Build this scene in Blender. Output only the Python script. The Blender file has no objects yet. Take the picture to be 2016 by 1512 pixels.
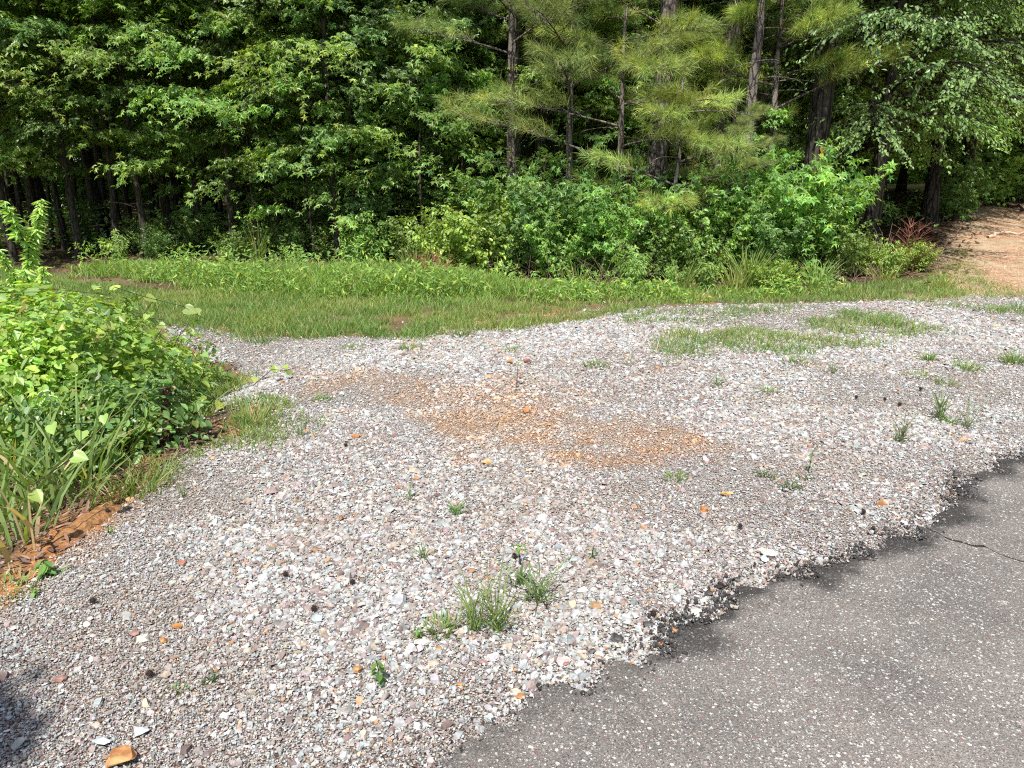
import bpy, math, random
import numpy as np
from mathutils import Vector
from mathutils.geometry import delaunay_2d_cdt

# ------------------------------------------------------------------ camera, sky, sun, exposure
S = bpy.context.scene
COL = S.collection
PITCH = math.radians(16.0); CAMZ = 1.6; F = 1514.0
cam_d = bpy.data.cameras.new('camera'); cam = bpy.data.objects.new('camera', cam_d); COL.objects.link(cam)
cam.location = (0, 0, CAMZ); cam.rotation_euler = (math.pi/2 - PITCH, 0, 0)
cam_d.sensor_width = 36.0; cam_d.lens = 36.0*F/2016.0; cam_d.clip_end = 500; cam_d.clip_start = 0.05
S.camera = cam

SUN_AZ = math.radians(-168.0); SUN_EL = math.radians(57.0)
W = bpy.data.worlds.new('World'); S.world = W; W.use_nodes = True
nt = W.node_tree
sky = nt.nodes.new('ShaderNodeTexSky'); sky.sky_type = 'NISHITA'; sky.sun_disc = False
sky.sun_elevation = SUN_EL; sky.sun_rotation = SUN_AZ; sky.dust_density = 1.5
bg = nt.nodes['Background']; bg.inputs['Strength'].default_value = 0.10
nt.links.new(sky.outputs[0], bg.inputs[0])
sl = bpy.data.lights.new('sun', 'SUN'); sl.energy = 5.0; sl.angle = math.radians(0.55); sl.color = (1.0, 0.955, 0.88)
so = bpy.data.objects.new('sun', sl); COL.objects.link(so)
sd = Vector((math.sin(SUN_AZ)*math.cos(SUN_EL), math.cos(SUN_AZ)*math.cos(SUN_EL), math.sin(SUN_EL)))
so.rotation_euler = sd.to_track_quat('Z', 'Y').to_euler(); so.location = (-6, -6, 12)
S.view_settings.view_transform = 'Standard'; S.view_settings.look = 'None'; S.view_settings.gamma = 1.0
S.view_settings.exposure = 0.7
S.view_settings.use_curve_mapping = False
S.render.engine = 'CYCLES'
cy = S.cycles
cy.max_bounces = 6; cy.diffuse_bounces = 3; cy.glossy_bounces = 2; cy.transmission_bounces = 4; cy.transparent_max_bounces = 4
cy.use_denoising = False; cy.pixel_filter_type = 'BLACKMAN_HARRIS'; cy.filter_width = 1.15; cy.caustics_reflective = False; cy.caustics_refractive = False
cy.sample_clamp_indirect = 6.0

R0 = np.random.default_rng(7)
PI = math.pi

# ------------------------------------------------------------------ maths helpers
def G(u, v, z=0.0):
    """point of the level z seen at photo pixel (u, v)"""
    dx = (u-1008)/F; dy = (756-v)/F
    d = np.array([dx, math.cos(PITCH)+dy*math.sin(PITCH), -math.sin(PITCH)+dy*math.cos(PITCH)])
    t = (z-CAMZ)/d[2]
    return np.array([d[0]*t, d[1]*t])
def XA(u, y, z=1.0):
    """x of a point at distance y, height z, that shows in column u"""
    return (u-1008)/F*(y*math.cos(PITCH)+(CAMZ-z)*math.sin(PITCH))
def ZA(v, y):
    """height of a point at distance y that shows in row v"""
    return CAMZ + y*math.tan(math.atan((756-v)/F)-PITCH)
def PG(pts, z=0.0): return np.array([G(u, v, z) for u, v in pts])

_lat = np.random.default_rng(99).random((256, 256))
def vnoise(x, y):
    x = np.asarray(x, float); y = np.asarray(y, float)
    xi = np.floor(x).astype(int); yi = np.floor(y).astype(int)
    fx = x-xi; fy = y-yi; fx = fx*fx*(3-2*fx); fy = fy*fy*(3-2*fy)
    a = _lat[xi & 255, yi & 255]; b = _lat[(xi+1) & 255, yi & 255]
    c = _lat[xi & 255, (yi+1) & 255]; d = _lat[(xi+1) & 255, (yi+1) & 255]
    return (a*(1-fx)+b*fx)*(1-fy)+(c*(1-fx)+d*fx)*fy
def fbm(x, y, o=4):
    s = 0; a = 0.5; t = 0
    for k in range(o):
        s = s + a*vnoise(x*2**k+17.3*k, y*2**k+5.1*k); t += a; a *= 0.5
    return s/t
def ss(a, b, x):
    t = np.clip((np.asarray(x, float)-a)/(b-a), 0, 1); return t*t*(3-2*t)
def inpoly(x, y, poly):
    x = np.asarray(x); y = np.asarray(y); c = np.zeros(x.shape, bool); n = len(poly); j = n-1
    for i in range(n):
        xi, yi = poly[i]; xj, yj = poly[j]
        if yi != yj:
            c ^= ((yi > y) != (yj > y)) & (x < (xj-xi)*(y-yi)/(yj-yi)+xi)
        j = i
    return c
def dpoly(x, y, line):
    """distance to a polyline"""
    x = np.asarray(x, float); y = np.asarray(y, float); best = np.full(x.shape, 1e9)
    for (x0, y0), (x1, y1) in zip(line[:-1], line[1:]):
        dx = x1-x0; dy = y1-y0; L = dx*dx+dy*dy+1e-12
        t = np.clip(((x-x0)*dx+(y-y0)*dy)/L, 0, 1)
        best = np.minimum(best, np.hypot(x-x0-t*dx, y-y0-t*dy))
    return best
def sdf(x, y, poly):
    """positive inside"""
    d = dpoly(x, y, list(poly)+[poly[0]])
    return np.where(inpoly(x, y, poly), d, -d)

# ------------------------------------------------------------------ regions, laid out on the ground
ASPH_EDGE = PG([(700,1640),(850,1512),(935,1452),(1030,1402),(1062,1362),(1130,1338),(1200,1318),(1300,1282),(1345,1236),(1420,1192),
                (1500,1140),(1600,1112),(1700,1072),(1790,1046),(1850,1008),(1900,944),(1960,912),(2016,890),(2300,800),(2700,740)], 0.03)
GRAVEL = np.vstack([PG([(-700,1900),(-300,1420),(0,1190),(70,1150),(135,1105),(215,1030),(290,960),(350,905),(430,880),(500,850),(560,800),(470,790),(430,760),
        (500,725),(470,690),(390,672),(340,655),(330,640),(400,640),(480,655),(640,660),(760,664),(900,655),(1040,645),(1160,630),
        (1230,611),(1400,603),(1600,598),(1800,592),(2016,583),(2500,570),(3300,575)]), np.array([[14, 2], [14, -3], [-4, -3]])])
ORANGE = [(PG([(640,750),(760,735),(900,760),(1010,745),(1100,770),(1170,810),(1250,840),(1340,835),(1400,870),(1380,905),(1290,915),(1180,915),(1100,880),(1000,885),(920,870),(870,830),(780,800),(690,775)]), 0.46),
          (PG([(1130,870),(1260,845),(1340,840),(1395,870),(1370,905),(1250,912),(1160,900)]), 0.85),
          (PG([(890,840),(960,790),(1060,785),(1150,830),(1120,880),(1010,890),(930,880)]), 0.72),
          (PG([(650,745),(740,738),(800,752),(700,765)]), 0.7),
          (PG([(0,1200),(60,1110),(150,1030),(230,985),(330,960),(290,1010),(170,1090),(80,1150)]), 1.3)]
BANK = PG([(-60,1210),(0,1160),(60,1090),(130,1030),(200,985),(330,930),(340,960),(240,1030),(150,1090),(60,1160),(0,1205)])
SHORTG = [PG([(-400,560),(-100,530),(0,520),(100,545),(300,575),(700,590),(1000,598),(1300,602),(1230,615),(1160,635),(1040,650),(900,660),(760,668),(640,664),(480,660),(400,642),(330,645),(250,660),(0,700),(-400,760)]),
          PG([(1560,640),(1650,615),(1760,618),(1870,655),(1800,664),(1650,660)]),
          PG([(1270,690),(1300,655),(1420,650),(1480,645),(1600,662),(1740,672),(1755,690),(1640,705),(1450,700),(1330,708)]),
          PG([(1240,618),(1420,612),(1560,605),(1620,612),(1480,630),(1330,640),(1230,640)]),
          PG([(1800,604),(2016,600),(2250,600),(2250,640),(2016,622),(1900,612)]),
          PG([(410,890),(430,810),(460,770),(570,780),(610,830),(550,870),(480,900)]),
          PG([(350,720),(420,700),(500,710),(520,735),(440,760),(400,800),(330,800)]),
          PG([(210,990),(250,930),(330,900),(420,870),(440,880),(340,930),(280,980)])]
SHORTG.append(PG([(1250, 606), (1300, 580), (1500, 570), (1700, 560), (1860, 545), (1900, 575), (1880, 592), (1700, 598), (1500, 601), (1380, 604)])); SHORTG.append(PG([(1780, 575), (1860, 520), (1900, 500), (1960, 560), (2016, 570), (2100, 580), (2016, 588), (1800, 596)]))
SHORTD = [1.0, 0.85, 0.6, 0.6, 0.65, 0.8, 1.2, 1.1, 0.8, 0.35]
TALLG = PG([(150,545),(130,534),(250,524),(520,529),(760,533),(900,540),(1000,550),(1200,560),(1500,570),(1640,575),(1700,590),(1500,597),(1300,600),(1000,600),(800,602),(560,592),(330,570)])
PATHP = np.array([list(G(1770,596)), list(G(1830,560)), list(G(1850,510)), list(G(1890,465)), [11.0, 21], [12.5, 34], [30, 34], [30, 9], list(G(2400,580)), list(G(2016,586))])
WARP = lambda x, y, s=3.0, a=0.25: (x+(fbm(x*s, y*s)-.5)*a*2, y+(fbm(x*s+40, y*s+9)-.5)*a*2)

def H(x, y):
    x = np.asarray(x, float); y = np.asarray(y, float)
    h = 0.05*(fbm(x*0.35+3, y*0.35)-0.5) + 0.02*(fbm(x*1.6, y*1.6)-0.5)
    left = ss(-1.95, -2.8, x-0.10*(y-3))*ss(8.0, 6.0, y)
    h = h - 0.16*left
    rise = ss(10.5, 24, y)*0.62*ss(4.0, 9.0, x) + ss(11, 26, y)*0.25
    return h + rise
def gravel_mask(x, y):
    wx, wy = WARP(x, y, 4.0, 0.07)
    return sdf(wx, wy, GRAVEL)
def orange_mask(x, y):
    wx, wy = WARP(x, y, 3.5, 0.42); wx = wx+0.06; wy = wy-0.05
    m = np.zeros(np.shape(x))
    for p, w in ORANGE:
        m = np.maximum(m, w*ss(-0.26, 0.24, sdf(wx, wy, p)))
    return np.clip(m*(-0.05+1.45*fbm(np.asarray(x)*9, np.asarray(y)*9)), 0, 1)

# ------------------------------------------------------------------ materials
def new_mat(name):
    m = bpy.data.materials.new(name); m.use_nodes = True
    nt = m.node_tree; nt.nodes.clear()
    out = nt.nodes.new('ShaderNodeOutputMaterial')
    return m, nt, out
def N(nt, t, **kw):
    n = nt.nodes.new(t)
    for k, v in kw.items():
        if k.startswith('i_'):
            key = k[2:]
            key = int(key) if key.isdigit() else key.replace('_', ' ')
            n.inputs[key].default_value = v
        else: setattr(n, k, v)
    return n
def mixc(nt, a, b, f, mode='MIX'):
    n = nt.nodes.new('ShaderNodeMix'); n.data_type = 'RGBA'; n.blend_type = mode
    for s, val in ((0, f), (6, a), (7, b)):
        if hasattr(val, 'is_linked'): nt.links.new(val, n.inputs[s])
        elif isinstance(val, (int, float)): n.inputs[s].default_value = val
        else: n.inputs[s].default_value = (*val, 1)
    return n.outputs[2]
def ramp(nt, src, stops, interp='LINEAR'):
    n = nt.nodes.new('ShaderNodeValToRGB'); n.color_ramp.interpolation = interp
    e = n.color_ramp.elements
    while len(e) < len(stops): e.new(0.5)
    for k, (p, c) in enumerate(stops):
        e[k].position = p; e[k].color = (*c, 1) if len(c) == 3 else c
    nt.links.new(src, n.inputs[0]); return n.outputs[0]
def mth(nt, op, a, b=None, clamp=False):
    n = nt.nodes.new('ShaderNodeMath'); n.operation = op; n.use_clamp = clamp
    for k, val in enumerate((a, b)):
        if val is None: continue
        if hasattr(val, 'is_linked'): nt.links.new(val, n.inputs[k])
        else: n.inputs[k].default_value = val
    return n.outputs[0]

def leaf_mat(name, transl=0.42, rough=0.40, spec=0.5, shift=0.12, sat=0.90, gain=1.72):
    m, nt, out = new_mat(name); L = nt.links.new
    at = N(nt, 'ShaderNodeAttribute', attribute_name='tint')
    oi = N(nt, 'ShaderNodeObjectInfo')
    hs = N(nt, 'ShaderNodeHueSaturation')
    L(at.outputs['Color'], hs.inputs['Color'])
    L(mth(nt, 'MULTIPLY_ADD', oi.outputs['Random'], 0.02), hs.inputs['Hue'])
    hs.inputs['Hue'].default_value = 0.5
    mm = nt.nodes.new('ShaderNodeMapRange'); L(oi.outputs['Random'], mm.inputs[0]); mm.inputs[3].default_value = 0.474; mm.inputs[4].default_value = 0.494
    L(mm.outputs[0], hs.inputs['Hue'])
    mv = nt.nodes.new('ShaderNodeMapRange'); L(oi.outputs['Random'], mv.inputs[0]); mv.inputs[3].default_value = gain*(1-shift); mv.inputs[4].default_value = gain*(1+shift)
    L(mv.outputs[0], hs.inputs['Value']); hs.inputs['Saturation'].default_value = sat
    p = N(nt, 'ShaderNodeBsdfPrincipled'); p.inputs['Roughness'].default_value = rough; p.inputs['Specular IOR Level'].default_value = spec
    L(hs.outputs[0], p.inputs['Base Color'])
    tr = N(nt, 'ShaderNodeBsdfTranslucent')
    L(mixc(nt, hs.outputs[0], (1.7, 1.7, 0.5), 1.0, 'MULTIPLY'), tr.inputs['Color'])
    mx = N(nt, 'ShaderNodeMixShader'); mx.inputs[0].default_value = transl
    L(p.outputs[0], mx.inputs[1]); L(tr.outputs[0], mx.inputs[2]); L(mx.outputs[0], out.inputs[0])
    return m
def bark_mat(name, c1, c2, c3, sx=14.0, sz=2.2, bump=0.9):
    m, nt, out = new_mat(name); L = nt.links.new
    tc = N(nt, 'ShaderNodeTexCoord'); mp = N(nt, 'ShaderNodeMapping'); mp.inputs['Scale'].default_value = (sx, sx, sz)
    L(tc.outputs['Object'], mp.inputs[0])
    vo = N(nt, 'ShaderNodeTexVoronoi', feature='DISTANCE_TO_EDGE'); vo.inputs['Scale'].default_value = 1.0
    nz = N(nt, 'ShaderNodeTexNoise'); nz.inputs['Scale'].default_value = 2.5; nz.inputs['Detail'].default_value = 6
    L(mp.outputs[0], nz.inputs['Vector'])
    wv = mixc(nt, mp.outputs[0], nz.outputs['Color'], 0.25); L(wv, vo.inputs['Vector'])
    nf = N(nt, 'ShaderNodeTexNoise'); nf.inputs['Scale'].default_value = 9; nf.inputs['Detail'].default_value = 8; L(mp.outputs[0], nf.inputs['Vector'])
    plates = ramp(nt, vo.outputs['Distance'], [(0.0, (0, 0, 0)), (0.14, (1, 1, 1))])
    col = ramp(nt, nf.outputs['Fac'], [(0.3, c1), (0.5, c2), (0.68, c3)])
    col = mixc(nt, (c1[0]*.45, c1[1]*.42, c1[2]*.4), col, plates)
    big = N(nt, 'ShaderNodeTexNoise'); big.inputs['Scale'].default_value = 2.2; L(tc.outputs['Object'], big.inputs['Vector'])
    col = mixc(nt, col, ramp(nt, big.outputs['Fac'], [(0.35, (0.7, 0.72, 0.7)), (0.65, (1.15, 1.1, 1.05))]), 1.0, 'MULTIPLY')
    p = N(nt, 'ShaderNodeBsdfPrincipled'); p.inputs['Roughness'].default_value = 0.9; p.inputs['Specular IOR Level'].default_value = 0.2
    L(col, p.inputs['Base Color'])
    b = N(nt, 'ShaderNodeBump'); b.inputs['Strength'].default_value = bump; b.inputs['Distance'].default_value = 0.02
    L(mth(nt, 'ADD', plates, mth(nt, 'MULTIPLY', nf.outputs['Fac'], 0.8)), b.inputs['Height']); L(b.outputs[0], p.inputs['Normal'])
    L(p.outputs[0], out.inputs[0]); return m
def stone_mat(name, attr=True, color=(0.4, 0.4, 0.4), color2=None, bump=0.35, scale=60):
    m, nt, out = new_mat(name); L = nt.links.new
    tc = N(nt, 'ShaderNodeTexCoord')
    nz = N(nt, 'ShaderNodeTexNoise'); nz.inputs['Scale'].default_value = scale; nz.inputs['Detail'].default_value = 5; L(tc.outputs['Object'], nz.inputs['Vector'])
    if attr: base = N(nt, 'ShaderNodeAttribute', attribute_name='tint').outputs['Color']
    else:
        n2 = N(nt, 'ShaderNodeTexNoise'); n2.inputs['Scale'].default_value = scale*0.35; n2.inputs['Detail'].default_value = 3; L(tc.outputs['Object'], n2.inputs['Vector'])
        base = mixc(nt, color, color2 or color, ramp(nt, n2.outputs['Fac'], [(0.42, (0, 0, 0)), (0.6, (1, 1, 1))]))
    col = mixc(nt, base, ramp(nt, nz.outputs['Fac'], [(0.3, (0.72, 0.72, 0.72)), (0.7, (1.22, 1.22, 1.22))]), 1.0, 'MULTIPLY')
    p = N(nt, 'ShaderNodeBsdfPrincipled'); p.inputs['Roughness'].default_value = 0.8; p.inputs['Specular IOR Level'].default_value = 0.3
    L(col, p.inputs['Base Color'])
    if bump:
        b = N(nt, 'ShaderNodeBump'); b.inputs['Strength'].default_value = bump; b.inputs['Distance'].default_value = 0.004; L(nz.outputs['Fac'], b.inputs['Height']); L(b.outputs[0], p.inputs['Normal'])
    L(p.outputs[0], out.inputs[0]); return m

M_LEAF = leaf_mat('broad_leaf')
M_NEEDLE = leaf_mat('pine_needle', 0.3, 0.5, 0.3, gain=1.4)
M_GRASS = leaf_mat('grass_blade', 0.38, 0.5, 0.3, gain=1.25)
M_DRY = leaf_mat('dry_plant', 0.15, 0.8, 0.1, 0.05, gain=1.0)
M_PINE = bark_mat('pine_bark', (0.10, 0.08, 0.072), (0.21, 0.18, 0.165), (0.34, 0.31, 0.29), 16, 4.5, 1.0)
M_GUM = bark_mat('grey_bark', (0.04, 0.033, 0.026), (0.07, 0.06, 0.048), (0.12, 0.105, 0.088), 30, 6, 0.6)
M_DARKBARK = bark_mat('dark_bark', (0.035, 0.03, 0.026), (0.065, 0.055, 0.048), (0.11, 0.10, 0.09), 14, 2.0, 1.0)
M_STONE = stone_mat('gravel_stone', bump=0)

def ground_mat():
    m, nt, out = new_mat('ground_soil'); L = nt.links.new
    tc = N(nt, 'ShaderNodeTexCoord')
    at = N(nt, 'ShaderNodeAttribute', attribute_name='tint')
    def noise(sc, det=6, rough=0.6):
        n = N(nt, 'ShaderNodeTexNoise'); n.inputs['Scale'].default_value = sc; n.inputs['Detail'].default_value = det; n.inputs['Roughness'].default_value = rough
        L(tc.outputs['Object'], n.inputs['Vector']); return n.outputs['Fac']
    a = noise(45, 8); b = noise(5, 5)
    col = mixc(nt, at.outputs['Color'], ramp(nt, a, [(0.3, (0.5, 0.48, 0.46)), (0.7, (1.5, 1.5, 1.5))]), 1.0, 'MULTIPLY')
    col = mixc(nt, col, ramp(nt, b, [(0.3, (0.8, 0.78, 0.75)), (0.7, (1.2, 1.2, 1.2))]), 1.0, 'MULTIPLY')
    p = N(nt, 'ShaderNodeBsdfPrincipled'); p.inputs['Roughness'].default_value = 0.95; p.inputs['Specular IOR Level'].default_value = 0.15
    L(col, p.inputs['Base Color'])
    bp = N(nt, 'ShaderNodeBump'); bp.inputs['Strength'].default_value = 0.8; bp.inputs['Distance'].default_value = 0.02; L(a, bp.inputs['Height']); L(bp.outputs[0], p.inputs['Normal'])
    L(p.outputs[0], out.inputs[0]); return m
def gravelbed_mat():
    m, nt, out = new_mat('fine_gravel'); L = nt.links.new
    tc = N(nt, 'ShaderNodeTexCoord'); at = N(nt, 'ShaderNodeAttribute', attribute_name='tint')
    vo = N(nt, 'ShaderNodeTexVoronoi'); vo.inputs['Scale'].default_value = 130; L(tc.outputs['Object'], vo.inputs['Vector'])
    sep = N(nt, 'ShaderNodeSeparateColor'); L(vo.outputs['Color'], sep.inputs[0])
    pal = ramp(nt, sep.outputs[0], [(0.0, (0.09, 0.06, 0.05)), (0.18, (0.24, 0.17, 0.15)), (0.4, (0.34, 0.33, 0.31)), (0.62, (0.30, 0.33, 0.34)), (0.8, (0.45, 0.42, 0.38)), (0.95, (0.36, 0.24, 0.14))], 'CONSTANT')
    dk = ramp(nt, vo.outputs['Distance'], [(0.25, (1, 1, 1)), (0.75, (0.3, 0.28, 0.26))])
    col = mixc(nt, pal, dk, 1.0, 'MULTIPLY'); col = mixc(nt, col, at.outputs['Color'], 1.0, 'MULTIPLY')
    p = N(nt, 'ShaderNodeBsdfPrincipled'); p.inputs['Roughness'].default_value = 0.9; p.inputs['Specular IOR Level'].default_value = 0.2
    L(col, p.inputs['Base Color'])
    bp = N(nt, 'ShaderNodeBump'); bp.inputs['Strength'].default_value = 1.0; bp.inputs['Distance'].default_value = 0.006; bp.invert = True
    L(vo.outputs['Distance'], bp.inputs['Height']); L(bp.outputs[0], p.inputs['Normal'])
    L(p.outputs[0], out.inputs[0]); return m
def asphalt_mat():
    m, nt, out = new_mat('worn_asphalt'); L = nt.links.new
    tc = N(nt, 'ShaderNodeTexCoord'); at = N(nt, 'ShaderNodeAttribute', attribute_name='tint')
    def noise(sc, det=6, o='Fac'):
        n = N(nt, 'ShaderNodeTexNoise'); n.inputs['Scale'].default_value = sc; n.inputs['Detail'].default_value = det
        L(tc.outputs['Object'], n.inputs['Vector']); return n.outputs[o]
    w = noise(75, 3, 'Color')
    vec = N(nt, 'ShaderNodeVectorMath', operation='MULTIPLY_ADD'); L(w, vec.inputs[0]); vec.inputs[1].default_value = (0.011, 0.011, 0.011); L(tc.outputs['Object'], vec.inputs[2])
    col = mixc(nt, (0.090, 0.084, 0.077), (0.215, 0.200, 0.185), ramp(nt, noise(170, 4), [(0.35, (0, 0, 0)), (0.65, (1, 1, 1))]))
    col = mixc(nt, col, ramp(nt, noise(2.6, 7), [(0.3, (0.74, 0.74, 0.76)), (0.7, (1.26, 1.22, 1.19))]), 1.0, 'MULTIPLY')
    hs = None
    for sc, thr, rad, pal in ((78, 0.62, 0.52, ((0.30, 0.25, 0.22), (0.50, 0.47, 0.44), (0.36, 0.37, 0.37), (0.22, 0.14, 0.12), (0.5, 0.48, 0.45))),
                              (150, 0.62, 0.55, ((0.28, 0.24, 0.22), (0.42, 0.40, 0.38), (0.20, 0.15, 0.14), (0.32, 0.31, 0.30), (0.5, 0.48, 0.45))),
                              (290, 0.6, 0.55, ((0.2, 0.18, 0.17), (0.33, 0.31, 0.3), (0.14, 0.11, 0.10), (0.03, 0.03, 0.03), (0.4, 0.38, 0.36)))):
        vo = N(nt, 'ShaderNodeTexVoronoi'); vo.inputs['Scale'].default_value = sc; L(vec.outputs[0], vo.inputs['Vector'])
        sep = N(nt, 'ShaderNodeSeparateColor'); L(vo.outputs['Color'], sep.inputs[0])
        has = mth(nt, 'LESS_THAN', sep.outputs[0], thr)
        r = mth(nt, 'MULTIPLY', mth(nt, 'ADD', mth(nt, 'MULTIPLY', sep.outputs[1], 0.75), 0.3), rad)
        d = mth(nt, 'MULTIPLY', mth(nt, 'SUBTRACT', r, vo.outputs['Distance']), 14.0, True)
        k = mth(nt, 'MULTIPLY', d, has)
        c = ramp(nt, sep.outputs[2], [(0.0, pal[0]), (0.22, pal[1]), (0.5, pal[2]), (0.68, pal[3]), (0.84, pal[4])], 'CONSTANT')
        col = mixc(nt, col, c, k); hs = k if hs is None else mth(nt, 'ADD', hs, k)
    col = mixc(nt, col, at.outputs['Color'], 1.0, 'MULTIPLY')
    p = N(nt, 'ShaderNodeBsdfPrincipled'); p.inputs['Roughness'].default_value = 0.82; p.inputs['Specular IOR Level'].default_value = 0.35
    L(col, p.inputs['Base Color'])
    bp = N(nt, 'ShaderNodeBump'); bp.inputs['Strength'].default_value = 0.9; bp.inputs['Distance'].default_value = 0.004
    L(mth(nt, 'ADD', mth(nt, 'MULTIPLY', hs, 0.6), noise(260, 5)), bp.inputs['Height']); L(bp.outputs[0], p.inputs['Normal'])
    L(p.outputs[0], out.inputs[0]); return m
M_GROUND = ground_mat(); M_BED = gravelbed_mat(); M_ASPH = asphalt_mat()

# ------------------------------------------------------------------ mesh building
class Geo:
    def __init__(s): s.v = []; s.c = []; s.f = []; s.n = 0
    def add(s, V, faces, col):
        """V (n,3); faces: list of (m,k) index arrays; col (n,3) or (3,)"""
        V = np.asarray(V, np.float32).reshape(-1, 3); col = np.broadcast_to(np.asarray(col, np.float32), V.shape)
        s.v.append(V); s.c.append(col)
        for a in faces:
            a = np.asarray(a, np.int64)
            if a.size: s.f.append(a+s.n)
        s.n += len(V)
    def batch(s, T, TF, P, A, B, C, sc, col):
        """copies of the template T at P with axes A, B, C (n,3), scale sc (n,) or (n,3)"""
        T = np.asarray(T, float); n = len(P)
        if n == 0: return
        sc = np.asarray(sc, float)
        if sc.ndim == 0: sc = np.full(n, float(sc))
        if sc.ndim == 1: sc = np.stack([sc]*3, 1)
        V = (P[:, None, :] + (T[None, :, 0:1]*sc[:, None, 0:1])*A[:, None, :] + (T[None, :, 1:2]*sc[:, None, 1:2])*B[:, None, :] + (T[None, :, 2:3]*sc[:, None, 2:3])*C[:, None, :])
        off = (np.arange(n)*len(T))[:, None, None]
        faces = [(np.asarray(f)[None]+off).reshape(-1, np.asarray(f).shape[1]) for f in TF]
        col = np.asarray(col, float)
        if col.ndim == 2 and len(col) == n: col = np.repeat(col, len(T), 0)
        s.add(V.reshape(-1, 3), faces, col)
    def mesh(s, name, mat, smooth=False):
        me = bpy.data.meshes.new(name)
        V = np.concatenate(s.v); Cc = np.concatenate(s.c)
        loops = np.concatenate([f.ravel() for f in s.f]).astype(np.int32)
        tot = np.concatenate([np.full(len(f), f.shape[1], np.int32) for f in s.f])
        me.vertices.add(len(V)); me.vertices.foreach_set('co', V.ravel())
        me.loops.add(len(loops)); me.loops.foreach_set('vertex_index', loops)
        me.polygons.add(len(tot)); me.polygons.foreach_set('loop_start', np.concatenate([[0], np.cumsum(tot)[:-1]]).astype(np.int32))
        if smooth: me.polygons.foreach_set('use_smooth', np.ones(len(tot), bool))
        else: me.polygons.foreach_set('use_smooth', np.zeros(len(tot), bool))
        a = me.attributes.new('tint', 'FLOAT_COLOR', 'POINT')
        a.data.foreach_set('color', np.concatenate([Cc, np.ones((len(Cc), 1), np.float32)], 1).astype(np.float32).ravel())
        me.materials.append(mat); me.update(calc_edges=True)
        return me
    def obj(s, name, mat, parent=None, smooth=False):
        o = bpy.data.objects.new(name, s.mesh(name, mat, smooth)); COL.objects.link(o)
        if parent is not None: o.parent = parent
        return o
def tag(o, label=None, cat=None, group=None, kind=None):
    if label: o['label'] = label
    if cat: o['category'] = cat
    if group: o['group'] = group
    if kind: o['kind'] = kind
    return o
def thing(name, label, cat, loc, rz=0.0, group=None, sc=1.0):
    o = bpy.data.objects.new(name, None); COL.objects.link(o); o.empty_display_size = 0.1
    o.location = loc; o.rotation_euler = (0, 0, rz); o.scale = (sc, sc, sc)
    return tag(o, label, cat, group)
KIDS = {}
def dup(root, loc, rz, label, group=None, sc=1.0, tilt=(0, 0), name=None):
    c = root.copy(); COL.objects.link(c)
    if name: c.name = name
    c.location = loc; c.rotation_euler = (tilt[0], tilt[1], rz); c.scale = (sc, sc, sc) if not isinstance(sc, tuple) else sc
    c['label'] = label
    if group: c['group'] = group
    for ch in root.children:
        d = ch.copy(); COL.objects.link(d); d.parent = c
    return c
def nrm(a): return a/np.maximum(np.linalg.norm(a, axis=-1, keepdims=True), 1e-9)
def frames(Nn, D):
    """orthonormal axes: A side, B towards the tip, C normal"""
    C = nrm(Nn); B = nrm(D-C*np.sum(D*C, -1, keepdims=True)); A = np.cross(B, C)
    return A, B, C
def tube(geo, pts, rad, sides=7, col=(0.1, 0.1, 0.1), cap=True, rng=None, rough=0.0):
    pts = np.asarray(pts, float); rad = np.asarray(rad, float); n = len(pts)
    t = nrm(np.gradient(pts, axis=0))
    ref = np.where(np.abs(t[:, 2:3]) > 0.9, np.array([[1.0, 0, 0]]), np.array([[0, 0, 1.0]]))
    a = nrm(np.cross(t, ref)); 
    for i in range(1, n):  # carry the frame along
        p = a[i-1]-t[i]*np.dot(a[i-1], t[i]); a[i] = p/max(np.linalg.norm(p), 1e-9)
    b = np.cross(t, a)
    th = np.linspace(0, 2*PI, sides, endpoint=False)
    R = rad[:, None]*np.ones((1, sides))
    if rng is not None and rough: R = R*(1+rng.normal(0, rough, (n, sides)))
    V = pts[:, None, :]+R[..., None]*(np.cos(th)[None, :, None]*a[:, None, :]+np.sin(th)[None, :, None]*b[:, None, :])
    i = np.arange(n-1)[:, None]*sides; j = np.arange(sides)[None]; j2 = (j+1) % sides
    q = np.stack([i+j, i+j2, i+sides+j2, i+sides+j], -1).reshape(-1, 4)
    fs = [q]
    if cap and sides <= 12: fs.append(((n-1)*sides+np.arange(sides))[None])
    geo.add(V.reshape(-1, 3), fs, col)
def tubes_batch(geo, P0, P1, r, col):
    """many thin three sided twigs at once"""
    D = nrm(P1-P0); ref = np.tile([0.3, 0.2, 0.93], (len(D), 1)); A = nrm(np.cross(D, ref)); B = np.cross(D, A)
    L = np.linalg.norm(P1-P0, axis=1)
    c, s = math.cos(2*PI/3), math.sin(2*PI/3)
    T = [(1, 0, 0), (c, s, 0), (c, -s, 0), (.4, 0, 1), (.4*c, .4*s, 1), (.4*c, -.4*s, 1)]
    TF = [np.array([[0, 1, 4, 3], [1, 2, 5, 4], [2, 0, 3, 5]])]
    geo.batch(T, TF, P0, A, B, D, np.stack([r, r, L], 1), col)

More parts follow.
